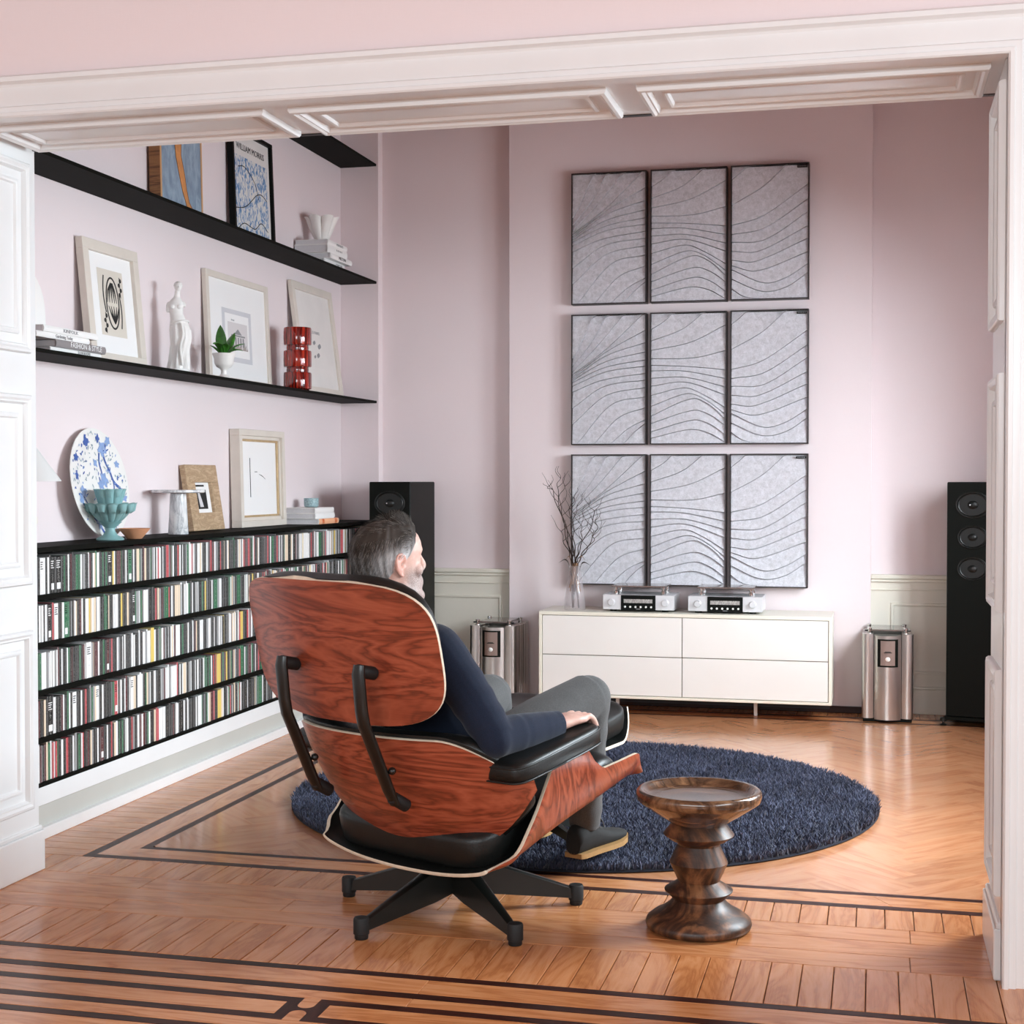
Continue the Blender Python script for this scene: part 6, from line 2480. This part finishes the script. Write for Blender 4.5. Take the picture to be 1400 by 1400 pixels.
b.tube([NECK + Vector((0.0, 0.0, -0.022)), NECK + Vector((0, 0.003, 0.004)), NECK + Vector((0, 0.005, 0.010))], [0.074, 0.068, 0.064], 28)
b.obj('collar', M['navy'], sw_, 50)

# ---- trousers
b = MB()
oval_loft(b, [((0, 0.03, 0.368), 0.150, 0.100, 35), ((0, 0.00, 0.420), 0.182, 0.130, 32), ((0, -0.040, 0.490), 0.172, 0.122, 32)])
for s in (1, -1):
    P = crv([HIP[s] + Vector((-s * 0.02, -0.05, 0)), HIP[s], HIP[s].lerp(KNEE[s], 0.5) + Vector((0, 0, 0.006)), KNEE[s] + Vector((0, 0.004, 0.002))], 8)
    nP = len(P)
    b.tube(P, [np.interp(i / (nP - 1), [0, 0.4, 0.7, 1], [0.094, 0.090, 0.082, 0.070]) for i in range(nP)], 22)
    b.sphere(KNEE[s] + Vector((0, 0.004, 0.0)), (0.068, 0.068, 0.066), 18, 12)
    d = ANK[s] - KNEE[s]
    P = crv([KNEE[s] + Vector((0, 0.0, -0.005)), KNEE[s] + d * 0.35 + Vector((0, -0.006, 0)), KNEE[s] + d * 0.72, ANK[s] + d.normalized() * 0.012], 8)
    nP = len(P)
    b.tube(P, [np.interp(i / (nP - 1), [0, 0.35, 0.75, 1], [0.068, 0.064, 0.054, 0.050]) + 0.0018 * math.sin(i * 1.3) for i in range(nP)], 20)
tr = remeshed('trousers', b, M['denim'], 0.0052, 5, man)
# ---- shoes
def shoe(s, heading, ank, pitch):
    R4 = Matrix.Translation(ank) @ Matrix.Rotation(heading, 4, 'Z') @ Matrix.Rotation(pitch, 4, 'X')
    # along +y, sole bottom at z = -0.108
    sec = [(-0.062, 0.026, -0.098, -0.030), (-0.050, 0.033, -0.098, -0.010), (-0.020, 0.036, -0.098, 0.008), (0.020, 0.036, -0.098, 0.004), (0.060, 0.040, -0.098, -0.026), (0.110, 0.045, -0.096, -0.046), (0.155, 0.047, -0.094, -0.056), (0.190, 0.042, -0.091, -0.062), (0.215, 0.028, -0.086, -0.068), (0.226, 0.008, -0.080, -0.074)]
    rows = []
    n = 18
    for y, hw, z0, z1 in sec:
        row = []
        for j in range(n):
            a = 2 * PI * j / n
            cx, cz = math.cos(a), math.sin(a)
            zc, hz = (z0 + z1) / 2, (z1 - z0) / 2
            w = hw * (1 - 0.35 * max(0, cz) ** 2 * (1 if hz > 0.035 else 0.5))
            row.append(R4 @ Vector((math.copysign(abs(cx) ** 0.8, cx) * w, y, zc + hz * math.copysign(abs(cz) ** 0.8, cz))))
        rows.append(row)
    b = MB()
    b.grid(rows, cv=True)
    b.add(rows[0], [tuple(range(n))])
    b.add(rows[-1], [tuple(range(n))])
    sh = b.obj('shoe', M['shoe'], man, 60)
    outline = [(hw + 0.004, y) for y, hw, _, _ in sec]
    poly = [(x, y) for x, y in outline] + [(-x, y) for x, y in reversed(outline)]
    lift = lambda y: 0.014 * max(0, (y - 0.13) / 0.09) ** 2
    b = MB()
    b.prism(poly, -0.108, -0.093, lambda x, y, h: R4 @ Vector((x, y, h + lift(y))))
    b.obj('sole', M['sole'], sh, 30)
    b = MB()
    for k in range(4):
        y0 = 0.028 + 0.017 * k
        z0 = -0.002 - 0.0125 * k
        b.tube([R4 @ Vector((-0.024, y0, z0 - 0.010)), R4 @ Vector((0, y0 + 0.004, z0 + 0.003)), R4 @ Vector((0.024, y0, z0 - 0.010))], 0.0024, 6)
    b.tube(crv([R4 @ Vector((0, 0.03, 0.004)), R4 @ Vector((0.020, 0.036, 0.014)), R4 @ Vector((0.034, 0.05, -0.008)), R4 @ Vector((0.042, 0.054, -0.03))], 4), 0.0018, 6)
    b.obj('laces', M['lace'], sh, 60)


shoe(1, rad(6), ANK[1] + Vector((0, -0.004, 0.004)), rad(0))
shoe(-1, rad(8), ANK[-1] + Vector((0, 0.004, 0.014)), rad(0))

# ---- hair: a cap that follows the skull plus many short strands
t_ = NT('greying_hair')
at = t_.n('ShaderNodeAttribute')
at.attribute_name = 'hair_tone'
t_.l(at.outputs['Color'], t_.b.inputs['Base Color'])
t_.set(Roughness=0.65)
t_.b.inputs['Specular IOR Level'].default_value = 0.2
M['hair'] = t_.m


def hairline(a):
    """Lowest z of the hair for direction a (0 = right ear, 90 deg = face, 270 = nape)."""
    d = math.degrees(a) % 360
    return float(np.interp(d, [0, 18, 30, 42, 60, 90, 120, 138, 150, 162, 180, 205, 235, 270, 305, 335, 360], [-0.005, 0.026, 0.064, 0.085, 0.096, 0.099, 0.096, 0.085, 0.064, 0.026, -0.005, -0.040, -0.072, -0.080, -0.072, -0.040, -0.005]))


def hair_thick(z, a):
    front = 0.5 + 0.5 * math.sin(a)
    return 0.003 + 0.007 * smoothstep(0.0, 0.09, z) + 0.009 * smoothstep(0.06, 0.11, z) * front


def hair_tone(z, a, rv):
    d = math.sin(a)
    lock = mnoise.noise(Vector((math.cos(a) * 9, math.sin(a) * 9, z * 10)))
    near_ear = math.exp(-((d - 0.05) / 0.55) ** 2)
    g = smoothstep(0.080, 0.015, z) * (0.10 + 1.15 * near_ear)
    g = min(1, max(0, g * (0.8 + 0.9 * lock) + 0.24 * (rv - 0.5) + 0.14 * lock))
    dark = np.array([0.040, 0.031, 0.025])
    mid = np.array([0.16, 0.135, 0.115])
    grey = np.array([0.66, 0.655, 0.66])
    c_ = dark * (1 - g) + grey * g
    if rv > 0.84:
        c_ = c_ * 0.6 + mid * 0.9
    return np.clip(c_, 0, 1)


b = MB()
na, nzz = 72, 26
rows = []
cols = []
for i in range(na):
    a = 2 * PI * i / na
    zl = hairline(a)
    row = []
    for j in range(nzz):
        t = j / (nzz - 1)
        z = zl + (0.1135 - zl) * t
        gthk = hair_thick(z, a) * min(1, t * 6) + 0.0015
        p = head_pt(z, a, gthk * (0.6 if z > 0.1 else 1) * (1 - 0.6 * smoothstep(0.2, 0.8, math.sin(a))))
        p.z += hair_thick(z, a) * smoothstep(0.07, 0.112, z) * 0.9
        p += p.normalized() * 0.0022 * mnoise.noise(p * 90)
        row.append(HM @ p)
        cols.append(hair_tone(z, a, 0.45 + 0.4 * mnoise.noise(Vector((math.cos(a) * 14, math.sin(a) * 14, z * 40)))))
    rows.append(row)
b.grid(rows, cu=True)
me = b.mesh('hair', M['hair'], 60, recalc=False)
ca = me.color_attributes.new('hair_tone', 'FLOAT_COLOR', 'POINT')
ca.data.foreach_set('color', np.concatenate([np.array(cols), np.ones((len(cols), 1))], 1).astype(np.float32).ravel())
hair = bpy.data.objects.new('hair', me)
C.objects.link(hair)
hair.parent = man
r = random.Random(21)
vs, fs_, cs_ = [], [], []
for k in range(15000):
    a = r.random() * 2 * PI
    zl = hairline(a)
    z = zl + (0.112 - zl) * r.random() ** 0.8
    th = hair_thick(z, a)
    p = head_pt(z, a, th * 0.4)
    p.z += th * smoothstep(0.07, 0.112, z) * 0.5
    nrm = Vector((math.cos(a) * 1.1, math.sin(a), max(0, (z - 0.02) * 9))).normalized()
    # combed: up and over at the front, back and down elsewhere
    fr = smoothstep(0.0, 0.8, math.sin(a)) * smoothstep(0.05, 0.09, z)
    fwd_ = smoothstep(-0.1, 0.4, math.sin(a))
    down = Vector((0.3 * (r.random() - 0.5), -0.35 - 0.8 * fwd_, -1.0 + 1.1 * fwd_)) if z < 0.085 else Vector((0.5 * (r.random() - 0.5), -0.9 + 1.1 * fr, 0.2 + 0.5 * fr))
    tan = down - nrm * down.dot(nrm)
    tan.normalize()
    L = (0.010 + 0.018 * smoothstep(-0.04, 0.10, z)) * (0.7 + 0.6 * r.random())
    if z < zl + 0.012:
        L *= 0.45
    side = nrm.cross(tan).normalized()
    w = 0.0005 + 0.0005 * r.random()
    col = hair_tone(z, a, r.random())
    o0 = len(vs)
    q = p.copy()
    lift = 0.28 + 0.25 * r.random()
    for sgm in range(4):
        s_ = sgm / 3
        ww = w * (1 - 0.8 * s_)
        vs.append(HM @ (q + side * ww))
        vs.append(HM @ (q - side * ww))
        cs_ += [col, col * (1 + 0.25 * s_)]
        q = q + (tan + nrm * (lift * (1 - 1.3 * s_))) * (L / 3)
    for sgm in range(3):
        i0 = o0 + 2 * sgm
        fs_.append((i0, i0 + 1, i0 + 3, i0 + 2))
me = bpy.data.meshes.new('hair_strands')
me.from_pydata([tuple(v) for v in vs], [], fs_)
me.materials.append(M['hair'])
ca = me.color_attributes.new('hair_tone', 'FLOAT_COLOR', 'POINT')
ca.data.foreach_set('color', np.concatenate([np.clip(np.array(cs_), 0, 1), np.ones((len(cs_), 1))], 1).astype(np.float32).ravel())
o = bpy.data.objects.new('hair_strands', me)
C.objects.link(o)
o.parent = hair
o['kind'] = 'stuff'
